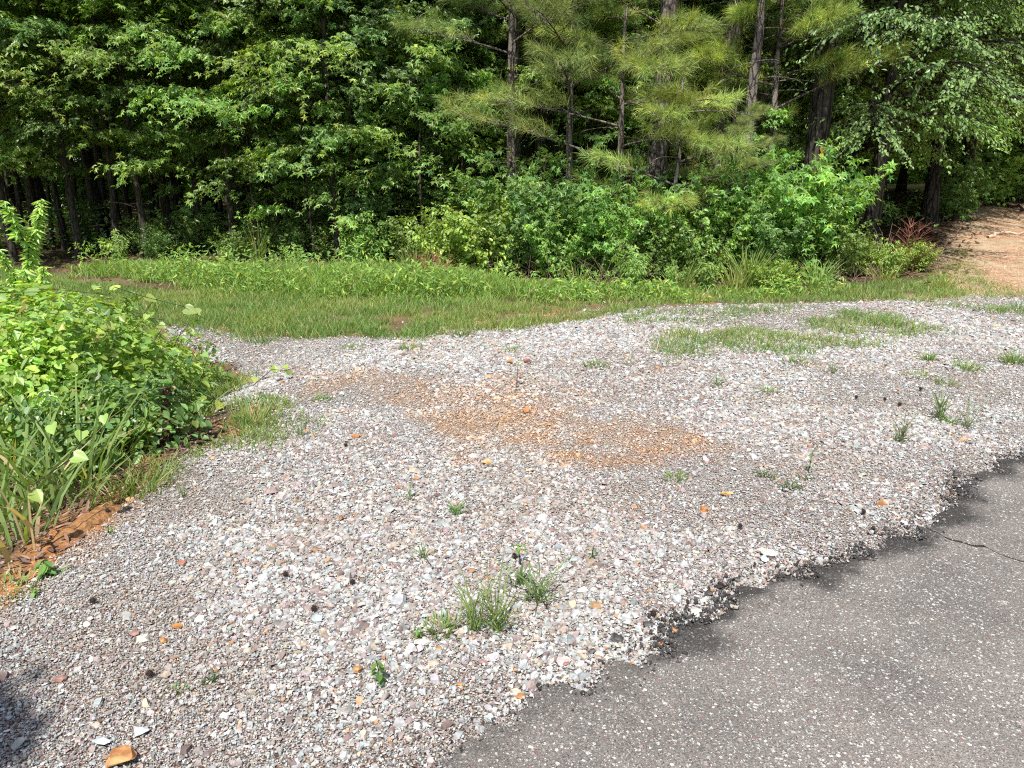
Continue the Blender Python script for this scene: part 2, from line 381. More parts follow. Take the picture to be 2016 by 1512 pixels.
# leaf templates: x across, y to the tip, z the upper side
def star_leaf():
    ang = [90, 90-58, 90-118, 90+118, 90+58]; rad = [1.0, .92, .66, .66, .92]
    V = [(0, 0, 0.0)]
    order = [2, 1, 0, 4, 3]
    tips = [(rad[k]*math.cos(math.radians(ang[k])), rad[k]*math.sin(math.radians(ang[k]))) for k in order]
    nang = [-90, (ang[2]+ang[1])/2, (ang[1]+ang[0])/2, (ang[0]+ang[4])/2, (ang[4]+ang[3])/2, 270]
    nr = [.16, .36, .36, .36, .36]
    for k in range(5):
        a = math.radians(nang[k]); V.append((nr[k]*math.cos(a), nr[k]*math.sin(a), 0.03))
    for x, y in tips: V.append((x, y+0.0, -0.13))
    F = [(0, 1+k, 6+k, 1+(k+1) % 5) for k in range(5)]
    V = np.array(V); V[:, 1] += 0.16; V[:, :2] *= 0.62
    return V, [np.array(F)]
def oval_leaf(w=0.24, fold=0.06, bend=0.10):
    V = np.array([(0, 0, 0), (w, .35, fold), (w*.8, .68, fold-bend*.4), (0, 1, -bend), (-w*.8, .68, fold-bend*.4), (-w, .35, fold)])
    return V, [np.array([[0, 1, 2, 3], [0, 3, 4, 5]])]
def heart_leaf(bend=0.18):
    half = [(0, .06, 0), (.30, -.08, .05), (.50, .16, .06), (.42, .52, .02), (.2, .82, -.05), (0, 1, -bend)]
    V = half + [(-x, y, z) for x, y, z in half[1:5]]
    return np.array(V, float), [np.array([[0, 1, 2, 3, 4, 5], [0, 5, 9, 8, 7, 6]])]
STAR = star_leaf(); OVAL = oval_leaf(); HEART = heart_leaf(); LANCE = oval_leaf(0.13, 0.03, 0.16)
UP = np.array([0, 0, 1.0])

LEAFGAIN = 1.0
def tints(rng, n, base, vh=0.25, yel=0.2, patch=None):
    """leaf colours: brightness and yellowness spread"""
    base = np.asarray(base, float)
    v = np.exp(rng.normal(0, vh, n))*LEAFGAIN; y = rng.normal(0, yel, n)
    c = base[None]*v[:, None]
    c[:, 0] *= np.exp(0.9*y); c[:, 2] *= np.exp(-0.5*y); c[:, 1] *= np.exp(0.25*y)
    return np.clip(c, 0.004, 0.8)

def spray(geo, wood, rng, pts, side_len, n_twigs, leaf, size, base, per=9, droop=0.35, up=0.75, outw=0.55, jit=0.4, rad=0.004, start=0.25, wcol=(0.1, 0.08, 0.06), yel=0.2, center=None, flat=1.0):
    """leafy side twigs along the limb pts"""
    n = len(pts); m = n_twigs
    s = start+(1-start)*(np.arange(m)+rng.random(m))/m
    idx = s*(n-1); i0 = np.minimum(idx.astype(int), n-2); fr = (idx-i0)[:, None]
    P = pts[i0]*(1-fr)+pts[i0+1]*fr; T = nrm(pts[i0+1]-pts[i0])
    sidev = nrm(np.cross(T, UP)+1e-6); sg = np.where(np.arange(m) % 2 == 0, 1, -1)[:, None]
    L = side_len*(1-0.45*s)*(0.65+0.7*rng.random(m))
    D = nrm(T*(0.5+0.5*s[:, None])+sidev*sg*(1.1-0.5*s[:, None])+UP*rng.normal(0, 0.3*flat, (m, 1))-UP*droop*0.3)
    E = P+D*L[:, None]; E[:, 2] -= droop*L*0.4
    if wood is not None: tubes_batch(wood, P, E, np.full(m, rad)*(0.8+L), wcol)
    k = per
    t = (0.15+0.9*(np.arange(k)[None]+rng.random((m, k)))/k)
    LP = P[:, None]+(E-P)[:, None]*t[..., None]; LP[..., 2] -= 0.10*droop*(t**2)*L[:, None]
    LP = LP.reshape(-1, 3)+rng.normal(0, size*0.35, (m*k, 3))*np.array([1, 1, 0.6])
    TD = np.repeat(D, k, 0); c = len(LP)
    outv = LP-(center if center is not None else pts[0]); outv[:, 2] = 0; outv = nrm(outv)
    Nn = UP*up+outv*outw+rng.normal(0, jit, (c, 3))
    TT = TD*0.7+outv*0.5+rng.normal(0, 0.55, (c, 3))-UP*droop
    A, B, C = frames(Nn, TT)
    geo.batch(leaf[0], leaf[1], LP, A, B, C, size*(0.62+0.62*rng.random(c)), tints(rng, c, base, 0.22, yel))

def limb_pts(rng, p0, az, L, e0, e1, n=9, wob=0.12):
    t = np.linspace(0, 1, n); el = e0+(e1-e0)*t
    a = az+np.cumsum(rng.normal(0, wob, n))
    st = L/(n-1)
    d = np.stack([np.cos(a)*np.cos(el), np.sin(a)*np.cos(el), np.sin(el)], 1)*st
    return np.vstack([[p0], p0+np.cumsum(d[1:], 0)])

def trunk_pts(rng, Hh, lean=0.03, wob=0.03, n=14):
    z = np.linspace(-0.15, Hh, n)
    x = np.cumsum(rng.normal(0, wob, n))*0.5+lean*z; y = np.cumsum(rng.normal(0, wob, n))*0.5
    x -= x[0]; y -= y[0]
    return np.stack([x, y, z], 1)

def broad_tree(seed, Hh, cb, Rr, nl, leaf=STAR, size=0.114, base=(0.045, 0.10, 0.022), r0=0.06, per=8, tw=15, droop=0.35, e0=0.75, e1=-0.25, bark=None,
               prof=None, lean=0.0, wob=0.03, yel=0.2, name='sweetgum_tree', side=0.34, outw=0.55, bare=8):
    rng = np.random.default_rng(seed); wood = Geo(); fol = Geo()
    tp = trunk_pts(rng, Hh, lean, wob); rr = r0*(1-0.85*np.linspace(0, 1, len(tp)))+0.004
    rr[0] *= 1.5; rr[1] *= 1.12
    tube(wood, tp, rr, 10, rng=rng, rough=0.04)
    for i in range(nl):
        f = (i+rng.random())/nl
        z0 = cb+(Hh*0.97-cb)*f
        k = np.interp(z0, tp[:, 2], np.arange(len(tp))); k0 = int(k); p0 = tp[k0]+(tp[min(k0+1, len(tp)-1)]-tp[k0])*(k-k0)
        L = Rr*(prof(f) if prof else (1-0.75*f**1.5)*(0.75+0.25*min(1, f*6)))*(0.7+0.5*rng.random())
        az = i*2.39996+rng.normal(0, 0.3)
        lp = limb_pts(rng, p0, az, L, e0+rng.normal(0, .15), e1+rng.normal(0, .15))
        tube(wood, lp, np.linspace(max(r0*0.28*(1-0.6*f), 0.006), 0.003, len(lp)), 5)
        spray(fol, wood, rng, lp, L*side+0.22, tw, leaf, size, np.array(base)*np.exp(rng.normal(0, 0.14)), per=per, droop=droop, yel=yel, center=np.array([tp[0, 0], tp[0, 1], 0]), outw=outw)
        # leaves at the limb's own end
    for i in range(bare):  # dead lower twigs
        z0 = cb*(0.25+0.7*rng.random()); az = rng.random()*2*PI
        lp = limb_pts(rng, np.array([np.interp(z0, tp[:, 2], tp[:, 0]), np.interp(z0, tp[:, 2], tp[:, 1]), z0]), az, 0.3+0.6*rng.random(), 0.5, 0.0, 6, 0.3)
        tube(wood, lp, np.linspace(0.006, 0.002, len(lp)), 4)
    return wood, fol, bark or M_GUM, M_LEAF, name

def needles(geo, rng, P, D, length, count, base, width=0.0036, spread=0.9):
    """bursts of long needles at P pointing along D"""
    n = len(P)*count
    PP = np.repeat(P, count, 0); DD = np.repeat(D, count, 0)
    off = rng.random(n)*length*0.75
    rnd = nrm(rng.normal(0, 1, (n, 3)))
    dirn = nrm(DD*(0.75+0.5*rng.random((n, 1)))+rnd*spread-UP*0.10)
    PP = PP-DD*off[:, None]
    L = length*(0.7+0.5*rng.random(n))
    side = nrm(np.cross(dirn, nrm(rng.normal(0, 1, (n, 3)))))
    w = width*(0.7+0.6*rng.random(n))
    V0 = PP-side*w[:, None]*.5; V1 = PP+side*w[:, None]*.5
    mid = PP+dirn*L[:, None]*0.6
    V2 = mid+side*w[:, None]*.4; V3 = mid-side*w[:, None]*.4
    V4 = PP+dirn*L[:, None]; V4[:, 2] -= L*0.13
    V = np.stack([V0, V1, V2, V3, V4], 1).reshape(-1, 3)
    i = np.arange(n)[:, None]*5
    bt = np.repeat(tints(rng, len(P), base, 0.22, 0.16), count, 0)*np.exp(rng.normal(0, .15, (n, 1)))
    geo.add(V, [i+np.array([[0, 1, 2, 3]]), i+np.array([[3, 2, 4]])], np.repeat(bt, 5, 0))

def pine_bough(fol, wood, rng, lp, base, length=0.19, tw=11, count=55, dead=0.0, side=0.36):
    L = np.linalg.norm(lp[-1]-lp[0]); n = len(lp)
    s = 0.3+0.7*(np.arange(tw)+rng.random(tw))/tw
    idx = s*(n-1); i0 = np.minimum(idx.astype(int), n-2); fr = (idx-i0)[:, None]
    P = lp[i0]*(1-fr)+lp[i0+1]*fr; T = nrm(lp[i0+1]-lp[i0])
    sv = nrm(np.cross(T, UP)+1e-6); sg = np.where(np.arange(tw) % 2 == 0, 1, -1)[:, None]
    D = nrm(T*0.8+sv*sg*0.8+UP*(0.25+rng.normal(0, 0.2, (tw, 1))))
    Lt = (side*L*(1.1-0.6*s)+0.15)*(0.7+0.6*rng.random(tw))
    E = P+D*Lt[:, None]
    tubes_batch(wood, P, E, np.full(tw, 0.0075), (0.1, 0.08, 0.06))
    QP = [E, P+(E-P)*0.66, lp[-1:], P+(E-P)*0.35]; QD = [D, nrm(D+sv*0.6*sg+UP*.3), T[-1:], nrm(D-sv*0.7*sg+UP*.3)]
    QE = [nrm(D+UP*0.4)]
    P2 = np.vstack(QP); D2 = np.vstack(QD)
    P2[len(E):] += D2[len(E):]*0.10
    needles(fol, rng, P2, nrm(D2), length, count, base)
    tubes_batch(wood, P2-D2*0.16, P2, np.full(len(P2), 0.005), (0.12, 0.09, 0.06))

def pine_tree(seed, Hh, cb, Rr, nl, r0=0.13, base=(0.13, 0.22, 0.055), lean=0.0, dead=6, wob=0.02, count=55, tw=11, prof=None, length=0.19, e0=0.35, e1=0.15):
    rng = np.random.default_rng(seed); wood = Geo(); fol = Geo()
    tp = trunk_pts(rng, Hh, lean, wob, 18); rr = r0*(1-0.75*np.linspace(0, 1, len(tp)))+0.004; rr[0] *= 1.3
    tube(wood, tp, rr, 12, rng=rng, rough=0.05)
    for i in range(nl):
        f = (i+rng.random())/nl; z0 = cb+(Hh*0.97-cb)*f
        p0 = np.array([np.interp(z0, tp[:, 2], tp[:, 0]), np.interp(z0, tp[:, 2], tp[:, 1]), z0])
        L = Rr*(prof(f) if prof else (1-0.7*f))*(0.7+0.5*rng.random()); az = i*2.39996+rng.normal(0, .35)
        lp = limb_pts(rng, p0, az, L, e0+rng.normal(0, .15), e1+rng.normal(0, .2), 9, 0.08)
        tube(wood, lp, np.linspace(0.022*(1-.5*f), 0.006, len(lp)), 6)
        b = np.array(base)*np.exp(rng.normal(0, .12)); 
        if rng.random() < 0.22 and f < 0.5: b = b*np.array([1.12, 1.0, 0.85])
        pine_bough(fol, wood, rng, lp, b, tw=tw, count=count, length=length)
    for i in range(dead):
        z0 = 0.4+(cb+1.5)*rng.random(); az = rng.random()*2*PI
        p0 = np.array([np.interp(z0, tp[:, 2], tp[:, 0]), np.interp(z0, tp[:, 2], tp[:, 1]), z0])
        lp = limb_pts(rng, p0, az, 0.3+1.0*rng.random(), 0.2, -0.3, 7, 0.25)
        tube(wood, lp, np.linspace(0.011, 0.003, len(lp)), 5)
    return wood, fol, M_PINE, M_NEEDLE, 'pine_tree'

def plant(tree, label, cat, loc, rz=0.0, group=None, sc=1.0, parts=('trunk', 'crown')):
    wood, fol, bm, lm, name = tree
    o = thing(name, label, cat, loc, rz, group, sc)
    wood.obj(parts[0], bm, o, True); fol.obj(parts[1], lm, o)
    return o

def on(x, y, dz=0.0): return (float(x), float(y), float(H(x, y))+dz)

# ------------------------------------------------------------------ the ground
def build_ground():
    # fine rows near, coarse far
    xs = np.concatenate([np.linspace(-90, -14, 20)[:-1], np.linspace(-14, -6, 40)[:-1], np.arange(-6, 8.001, 0.05), np.linspace(8, 16, 60)[1:], np.linspace(16, 90, 20)[1:]])
    ys = np.concatenate([np.linspace(-60, -2, 14)[:-1], np.linspace(-2, 1, 14)[:-1], np.arange(1, 10.5, 0.05), np.linspace(10.5, 24, 110)[1:], np.linspace(24, 120, 24)[1:]])
    X, Y = np.meshgrid(xs, ys); nx, ny = len(xs), len(ys)
    gm = gravel_mask(X, Y); om = orange_mask(X, Y)
    Z = H(X, Y)
    asp = inpoly(X, Y, np.vstack([ASPH_EDGE, [[30, 6], [30, -8], [-8, -8], ASPH_EDGE[0]-[2, 1.5]]]))
    wx, wy = WARP(X, Y, 1.5, 0.5)
    pth = sdf(wx, wy, PATHP)
    n1 = fbm(X*3, Y*3); n2 = fbm(X*0.9+7, Y*0.9)
    soil = np.array([0.085, 0.058, 0.034]); dirt = np.array([0.22, 0.12, 0.06]); tan = np.array([0.38, 0.29, 0.20]); litter = np.array([0.05, 0.034, 0.022])
    clay = np.array([0.36, 0.175, 0.075])
    col = np.ones(X.shape+(3,))*soil
    def lay(c, w):
        nonlocal col
        w = np.clip(w, 0, 1)[..., None]; col = col*(1-w)+np.asarray(c)*w
    lay(np.array([0.15, 0.115, 0.065]), ss(0.45, 0.6, n2)*0.8)
    lay(litter, ss(12.5, 13.3, Y+1.2*(n2-.5)))
    lay(litter*1.3, ss(10.3, 11.2, Y+0.6*(n1-.5))*ss(-1.0, 1.0, X)*ss(6.5, 5.5, X))
    lay(tan, ss(-0.2, 0.2, pth)*0.9)
    lay(np.array([0.38, 0.25, 0.165]), ss(-0.1, 0.5, pth)*ss(0.35, 0.6, n1))
    bank = sdf(*WARP(X, Y, 4, .1), BANK)
    lay(clay*0.9, ss(-0.12, 0.04, bank))
    lay(np.array([0.20, 0.09, 0.04]), ss(-0.05, 0.04, bank)*ss(0.5, 0.6, n1))
    lay(np.array([0.36, 0.17, 0.07]), 0.55*ss(0.57, 0.66, n1)*ss(0.6, 0.0, gm)*ss(-1.6, -0.2, gm))
    # gravel bed tint multiplies a palette
    bedc = np.ones(X.shape+(3,))*np.where(sdf(X, Y, np.vstack([ASPH_EDGE, [[30, 6], [30, -8], [-8, -8]]]))[..., None] > 0.04, 0.10, 1.0)  # bed under the road painted dark, imitating shade deep in the crack
    w = np.clip(om*1.2, 0, 1)[..., None]; bedc = bedc*(1-w)+np.array([1.15, 0.70, 0.38])*w
    bedc = bedc*1.12; ed = np.clip(ss(0.35, 0.0, dpoly(X, Y, ASPH_EDGE))*0.6, 0, 1)[..., None]; bedc = bedc*(1-ed)+np.array([0.55, 0.47, 0.42])*ed
    isg = gm > 0
    allcol = np.where(isg[..., None], bedc, col)
    V = np.stack([X, Y, Z], -1).reshape(-1, 3)
    i = (np.arange(ny-1)[:, None]*nx+np.arange(nx-1)[None]).ravel()
    q = np.stack([i, i+1, i+nx+1, i+nx], 1)
    gf = isg.ravel()[q].sum(1) >= 2
    pf = (~gf) & ((pth > 0).ravel()[q].sum(1) >= 2)
    for nm, sel, mt in (('ground', ~(gf | pf), M_GROUND), ('gravel_lot_surface', gf, M_BED), ('dirt_path', pf, M_GROUND)):
        qq = q[sel]; used = np.unique(qq); mp = np.zeros(len(V), np.int64); mp[used] = np.arange(len(used))
        c = (bedc if nm.startswith('gravel') else col).reshape(-1, 3)
        g = Geo(); g.add(V[used], [mp[qq]], c[used]); o = g.obj(nm, mt, smooth=True)
        tag(o, {'ground': 'soil ground under the grass and the woods', 'gravel_lot_surface': 'fine crushed stone bed of the gravel lot', 'dirt_path': 'reddish dirt track with pine straw leading into the woods'}[nm], None, None, 'structure')
build_ground()

# asphalt: two real sheets with the crack as the gap between them
def build_asphalt():
    rng = np.random.default_rng(3)
    def jag(line, step, amp):
        out = []
        for a, b in zip(line[:-1], line[1:]):
            a = np.array(a, float); b = np.array(b, float); L = np.linalg.norm(b-a); n = max(1, int(L/step)); nn = np.array([-(b-a)[1], (b-a)[0]])/L
            for k in range(n):
                p = a+(b-a)*k/n
                w = (vnoise(p[0]*9, p[1]*9)-.5)*2*amp+(vnoise(p[0]*31+5, p[1]*31)-.5)*amp*1.5+rng.normal(0, amp*0.12)
                out.append(p+nn*w)
        out.append(np.array(line[-1], float)); return out
    edge = jag(ASPH_EDGE, 0.012, 0.045)
    crack_px = [(1812, 1034), (1850, 1048), (1880, 1060), (1915, 1072), (1940, 1072), (1975, 1088), (2016, 1104), (2080, 1115), (2200, 1160), (2400, 1190), (2900, 1300)]
    crack = jag(PG(crack_px, 0.03), 0.03, 0.014)
    k = int(np.argmin([np.linalg.norm(e-crack[0]) for e in edge]))
    crack[0] = edge[k]
    w = [(0.026-0.008*min(1, i/60))*(0.5+1.0*vnoise(p[0]*11, p[1]*11)) for i, p in enumerate(crack)]; w[0] = 0.03
    ca = [p+np.array([0, wi/2]) for p, wi in zip(crack, w)]; cb = [p-np.array([0, wi/2]) for p, wi in zip(crack, w)]
    far = np.array([[9.5, 4.5]]); 
    upper = [np.array(p) for p in edge[k+1:]]+[np.array([12.0, 4.0])]+ca[::-1]
    lower = edge[:k]+cb+[np.array([9.0, -4]), np.array([-3, -4]), np.array([-3.0, -1.0])]
    patch = None
    g = Geo()
    for poly in (lower, upper):
        P = [Vector((float(p[0]), float(p[1]))) for p in poly]; nb = len(P)
        arr = np.array([[p.x, p.y] for p in P])
        n_in = 5000
        q = np.stack([rng.uniform(-3, 6, n_in), rng.uniform(0.8, 4.5, n_in)], 1)
        # points gathered towards the edge
        e = np.array(edge); pick = e[rng.integers(0, len(e), 5000)]+rng.normal(0, 0.09, (5000, 2))
        q = np.vstack([q, pick]); q = q[inpoly(q[:, 0], q[:, 1], arr)]
        dd = dpoly(q[:, 0], q[:, 1], arr); q = q[dd > 0.008]
        vin = P+[Vector((float(a), float(b))) for a, b in q]
        vo, eo, fo, *_ = delaunay_2d_cdt(vin, [(i, (i+1) % nb) for i in range(nb)], [], 1, 1e-5)
        vo = np.array([[a.x, a.y] for a in vo]); 
        cen = np.array([vo[list(f)].mean(0) for f in fo]); ok = inpoly(cen[:, 0], cen[:, 1], arr)
        tri = np.array([f for f, o_ in zip(fo, ok) if o_ and len(f) == 3])
        d = dpoly(vo[:, 0], vo[:, 1], ASPH_EDGE); n = fbm(vo[:, 0]*8, vo[:, 1]*8)
        de = dpoly(vo[:, 0], vo[:, 1], list(arr)+[arr[0]])
        z = H(vo[:, 0], vo[:, 1])+0.022+0.004*(fbm(vo[:, 0]*3, vo[:, 1]*3)-.5)-0.012*ss(0.06, 0.0, de)*ss(0.03, 0.10, dpoly(vo[:, 0], vo[:, 1], crack)) +0.006*(fbm(vo[:, 0]*25, vo[:, 1]*25)-.5)*ss(0.35, 0.0, d)
        dark = np.clip(ss(0.17, 0.03, d+0.34*(n-.5)), 0, 1)*(0.35+0.65*ss(0.15, 0.9, vo[:, 0]))
        bw = np.clip(ss(0.6, 0.72, fbm(vo[:, 0]*1.3+3, vo[:, 1]*1.3+8)), 0, 1)
        c = np.ones((len(vo), 3))*(1-0.74*dark[:, None])*(1+np.array([0.07, 0.05, 0.04])*bw[:, None])
        V = np.column_stack([vo, z]); g.add(V, [tri], c)
        # skirt down to the bed
        b0 = np.column_stack([arr, H(arr[:, 0], arr[:, 1])+0.010+0.002]); bz = np.column_stack([arr, H(arr[:, 0], arr[:, 1])-0.06])
        top = np.array([V[np.argmin((vo[:, 0]-a)**2+(vo[:, 1]-b)**2)] for a, b in arr])
        nb_ = len(arr); i = np.arange(nb_); j = (i+1) % nb_
        g.add(np.vstack([top, bz]), [np.stack([i, j, j+nb_, i+nb_], 1)], (0.35, 0.33, 0.33))
    tag(g.obj('asphalt_road', M_ASPH), 'worn grey asphalt with pale chips and a crumbling dark edge', None, None, 'structure')
    return edge
EDGE = np.array(build_asphalt())
ROADPOLY = np.vstack([EDGE, [[12, 4], [9, -4], [-3, -4], [-3, -1]]])

# ------------------------------------------------------------------ gravel
def stone_templates(rng, k=22):
    out = []
    for _ in range(k):
        n = int(rng.integers(5, 8)); th = np.sort(np.linspace(0, 2*PI, n, endpoint=False)+rng.normal(0, 0.28, n))
        r = 0.5*(0.72+0.5*rng.random(n)); asp = 0.42+0.45*rng.random()
        hx = 0.10+0.20*rng.random()
        x = r*np.cos(th); y = r*np.sin(th)*asp
        k2 = 0.74+0.22*rng.random(n)
        sx, sy = rng.normal(0, 0.10, 2)
        zt = hx*(0.5+0.3*(x*rng.normal()+y*rng.normal()))
        top = np.stack([x*k2*0.9+sx*.3, y*k2*0.9+sy*.3, zt], 1); bot = np.stack([x, y, np.full(n, -0.05)-0.10*rng.random(n)], 1)
        V = np.vstack([top, bot]); i = np.arange(n); j = (i+1) % n
        out.append((V, [i[None], np.stack([i+n, j+n, j, i], 1)]))
    return out
PAL = np.array([[.46, .455, .45], [.37, .415, .42], [.62, .60, .565], [.30, .215, .205], [.17, .095, .085], [.46, .37, .27], [.46, .20, .06], [.16, .155, .15], [.40, .33, .31]])
PAL = PAL*np.array([.75, .775, .785]); PAL = (PAL*.76+PAL[:6].mean(0)*.24*1.10)*1.10
PW = np.array([.30, .20, .10, .12, .05, .08, .018, .035, .10]); PW = PW/PW.sum()
def build_gravel():
    rng = np.random.default_rng(11); T = stone_templates(rng); g = Geo()
    def field(dens, x0, x1, y0, y1):
        n = int(dens*(x1-x0)*(y1-y0)); return np.stack([rng.uniform(x0, x1, n), rng.uniform(y0, y1, n)], 1)
    P = np.vstack([field(24000, -2.6, 2.9, 1.35, 3.2), field(15000, -3.6, 3.6, 3.2, 5.0), field(8500, -4.6, 5.6, 5.0, 7.2), field(5000, -5.5, 7.2, 7.2, 9.9)])
    vis = np.abs(P[:, 0]) < (P[:, 1]*math.cos(PITCH)+CAMZ*math.sin(PITCH))*1008/F+0.35
    P = P[vis]
    gm = gravel_mask(P[:, 0], P[:, 1])
    keep = rng.random(len(P)) < ss(-0.10, 0.08, gm+rng.normal(0, .03, len(P)))+0.06*ss(-0.8, -0.1, gm)
    dr = sdf(P[:, 0], P[:, 1], ROADPOLY)
    keep &= (dr < 0.012) | ((rng.random(len(P)) < 0.06*ss(0.5, 0.0, dr)**2+0.001))
    onroad = dr > 0.0
    om0 = orange_mask(P[:, 0], P[:, 1])
    keep &= rng.random(len(P)) > om0*0.35
    P = P[keep]; onroad = onroad[keep]; om = om0[keep]; n = len(P)
    dist = P[:, 1]
    big = fbm(P[:, 0]*1.1+4, P[:, 1]*1.1)
    size = np.exp(rng.normal(math.log(0.0082), 0.46, n))*np.where(rng.random(n) < .10, 2.1, 1.0)*(1+0.35*ss(3.5, 6.5, dist))*(0.68+0.48*ss(0.36, 0.66, big)); size = np.clip(size, 0.005, 0.05)
    sprink = rng.random(n) < 0.018; size[sprink] *= 1.7
    size = size*(1-0.25*om); size[onroad] *= 0.55
    size *= 1+0.25*ss(5, 9, dist)
    ci = rng.choice(len(PAL), n, p=PW)
    # patches richer in the mauve stone
    mv = ss(0.5, 0.66, fbm(P[:, 0]*0.9, P[:, 1]*0.9+20)); sw = rng.random(n) < 0.18*mv; ci[sw] = rng.choice([3, 4, 8], sw.sum())
    col = PAL[ci]*np.exp(rng.normal(0, 0.17, (n, 1)))*np.exp(rng.normal(0, 0.025, (n, 3)))
    wk = np.clip(om*(0.25+0.95*rng.random(n)), 0, 1)[:, None]
    oc = np.array([.54, .32, .14])*np.exp(rng.normal(0, 0.32, (n, 1)))*np.where(rng.random((n, 1)) < .3, [[1.0, .72, .5]], [[1.0, 1.0, 1.0]]); col = col*(1-wk)+oc*wk
    # film of brown soil
    sf = (ss(0.52, 0.68, fbm(P[:, 0]*2.3+9, P[:, 1]*2.3))*0.35)[:, None]*rng.random((n, 1)); col = col*(1-sf)+np.array([.26, .19, .12])*sf
    far = ss(5.5, 9, dist)[:, None]; 
    tilt = np.abs(rng.normal(0, 0.30, n)); ta = rng.random(n)*2*PI
    Nn = np.stack([np.sin(tilt)*np.cos(ta), np.sin(tilt)*np.sin(ta), np.cos(tilt)], 1)
    az = rng.random(n)*2*PI; D = np.stack([np.cos(az), np.sin(az), np.zeros(n)], 1)
    A, B, C = frames(Nn, D)
    z = H(P[:, 0], P[:, 1])+rng.random(n)*0.007+size*0.10; z[onroad] = H(P[onroad, 0], P[onroad, 1])+0.024
    PP = np.column_stack([P, z])
    tix = rng.integers(0, len(T), n)
    th = 0.7+0.7*rng.random(n)
    for k, (V, Fs) in enumerate(T):
        s = tix == k
        g.batch(V, Fs, PP[s], A[s], B[s], C[s], np.stack([size[s], size[s], size[s]*th[s]], 1), col[s])
    print('stones', n)
    tag(g.obj('gravel', M_STONE), 'loose crushed stone in grey, blue grey and mauve chips', None, None, 'stuff')
    # black crumbs broken off the asphalt edge
    g = Geo(); n = 8500
    e = EDGE[(EDGE[:, 1] > 1.2) & (EDGE[:, 1] < 4.6)]
    p = e[rng.integers(0, len(e), n)]+rng.normal(0, 1, (n, 2))*np.array([0.035, 0.035])*rng.choice([0.6, 1, 1.6], (n, 1))
    cl = fbm(p[:, 0]*5, p[:, 1]*5); p = p[(cl > 0.47) & (rng.random(n) < 0.06+0.5*ss(0.15, 0.45, p[:, 0])+0.4*ss(0.2, 0.35, p[:, 0])*ss(0.95, 0.7, p[:, 0]))]; n = len(p)
    z = H(p[:, 0], p[:, 1])+0.010+0.012*rng.random(n)
    z = np.where(inpoly(p[:, 0], p[:, 1], ROADPOLY), H(p[:, 0], p[:, 1])+0.022, z)
    Nn = UP+rng.normal(0, .5, (n, 3)); A, B, C = frames(Nn, rng.normal(0, 1, (n, 3)))
    sz = np.clip(np.exp(rng.normal(math.log(0.010), .45, n)), .004, .03)
    tix = rng.integers(0, len(T), n); colr = np.array([.045, .042, .042])*np.exp(rng.normal(0, .35, (n, 1)))*np.ones((n, 3))
    for k, (V, Fs) in enumerate(T):
        s = tix == k; g.batch(V, Fs, np.column_stack([p, z])[s], A[s], B[s], C[s], np.stack([sz[s], sz[s], sz[s]*1.6], 1), colr[s])
    tag(g.obj('asphalt_crumbs', M_STONE), 'black crumbs broken from the asphalt edge', None, None, 'stuff')
build_gravel()

# ------------------------------------------------------------------ grass
def blades(geo, rng, P, h, w, lean, col, curve=0.5, az=None):
    n = len(P); az = rng.random(n)*2*PI if az is None else az
    o = np.stack([np.cos(az), np.sin(az), np.zeros(n)], 1); sd = np.stack([-np.sin(az), np.cos(az), np.zeros(n)], 1)
    rot = rng.normal(0, 0.7, n); sd = nrm(sd*np.cos(rot)[:, None]+o*np.sin(rot)[:, None])
    h = h[:, None]; w = w[:, None]; l = lean[:, None]
    def pt(t): return P+UP*h*(t-0.25*curve*l*t*t)+o*h*l*(t*0.45+t*t*0.55*curve*1.6)
    a, b, c, d = pt(0.0), pt(0.42), pt(0.75), pt(1.0)
    V = np.stack([a-sd*w*.4, a+sd*w*.4, b+sd*w*.5, b-sd*w*.5, c+sd*w*.38, c-sd*w*.38, d], 1).reshape(-1, 3)
    i = np.arange(n)[:, None]*7
    geo.add(V, [i+np.array([[0, 1, 2, 3]]), i+np.array([[3, 2, 4, 5]]), i+np.array([[5, 4, 6]])], np.repeat(col, 7, 0))
def ground3(P, dz=0.0): return np.column_stack([P, H(P[:, 0], P[:, 1])+dz])

def build_short_grass():
    rng = np.random.default_rng(21); g = Geo()
    for poly, dens in zip(SHORTG, SHORTD):
        x0, y0 = poly.min(0)-.3; x1, y1 = poly.max(0)+.3; x0 = max(x0, -9); x1 = min(x1, 9.5)
        n = int(6800*dens*(x1-x0)*(y1-y0)*(1 if y0 < 6.6 else 0.62)); P = np.stack([rng.uniform(x0, x1, n), rng.uniform(y0, y1, n)], 1)
        wx, wy = WARP(P[:, 0], P[:, 1], 2.5, 0.28)
        s = sdf(wx, wy, poly)
        pat = fbm(P[:, 0]*3.2+11, P[:, 1]*3.2)
        pr = ss(-0.10, 0.22, s)*ss(0.22, 0.48, pat)*(0.45+0.55*ss(0.35, 0.6, fbm(P[:, 0]*11, P[:, 1]*11)))
        P = P[rng.random(n) < pr]; n = len(P)
        if not n: continue
        pat = fbm(P[:, 0]*3.2+11, P[:, 1]*3.2)
        h = (0.025+0.055*rng.random(n)**1.5)*(0.7+0.9*pat)*(1.15 if poly[:, 1].max() > 7 else 0.85)
        base = np.where((fbm(P[:, 0]*1.1, P[:, 1]*1.1+50) > 0.52)[:, None], [.17, .28, .05], [.12, .25, .045])
        col = base*tints(rng, n, (1, 1, 1), .25, .3)
        dry = rng.random(n) < 0.10; col[dry] = np.array([.34, .30, .13])*np.exp(rng.normal(0, .2, (dry.sum(), 1)))
        col = np.clip(col, .01, .8)
        blades(g, rng, ground3(P), h, np.full(n, 0.0042)*(0.7+.7*rng.random(n)), 0.35+0.8*rng.random(n), col)
    tag(g.obj('short_grass', M_GRASS), 'short patchy green grass at the edge of the gravel', None, None, 'stuff')
build_short_grass()

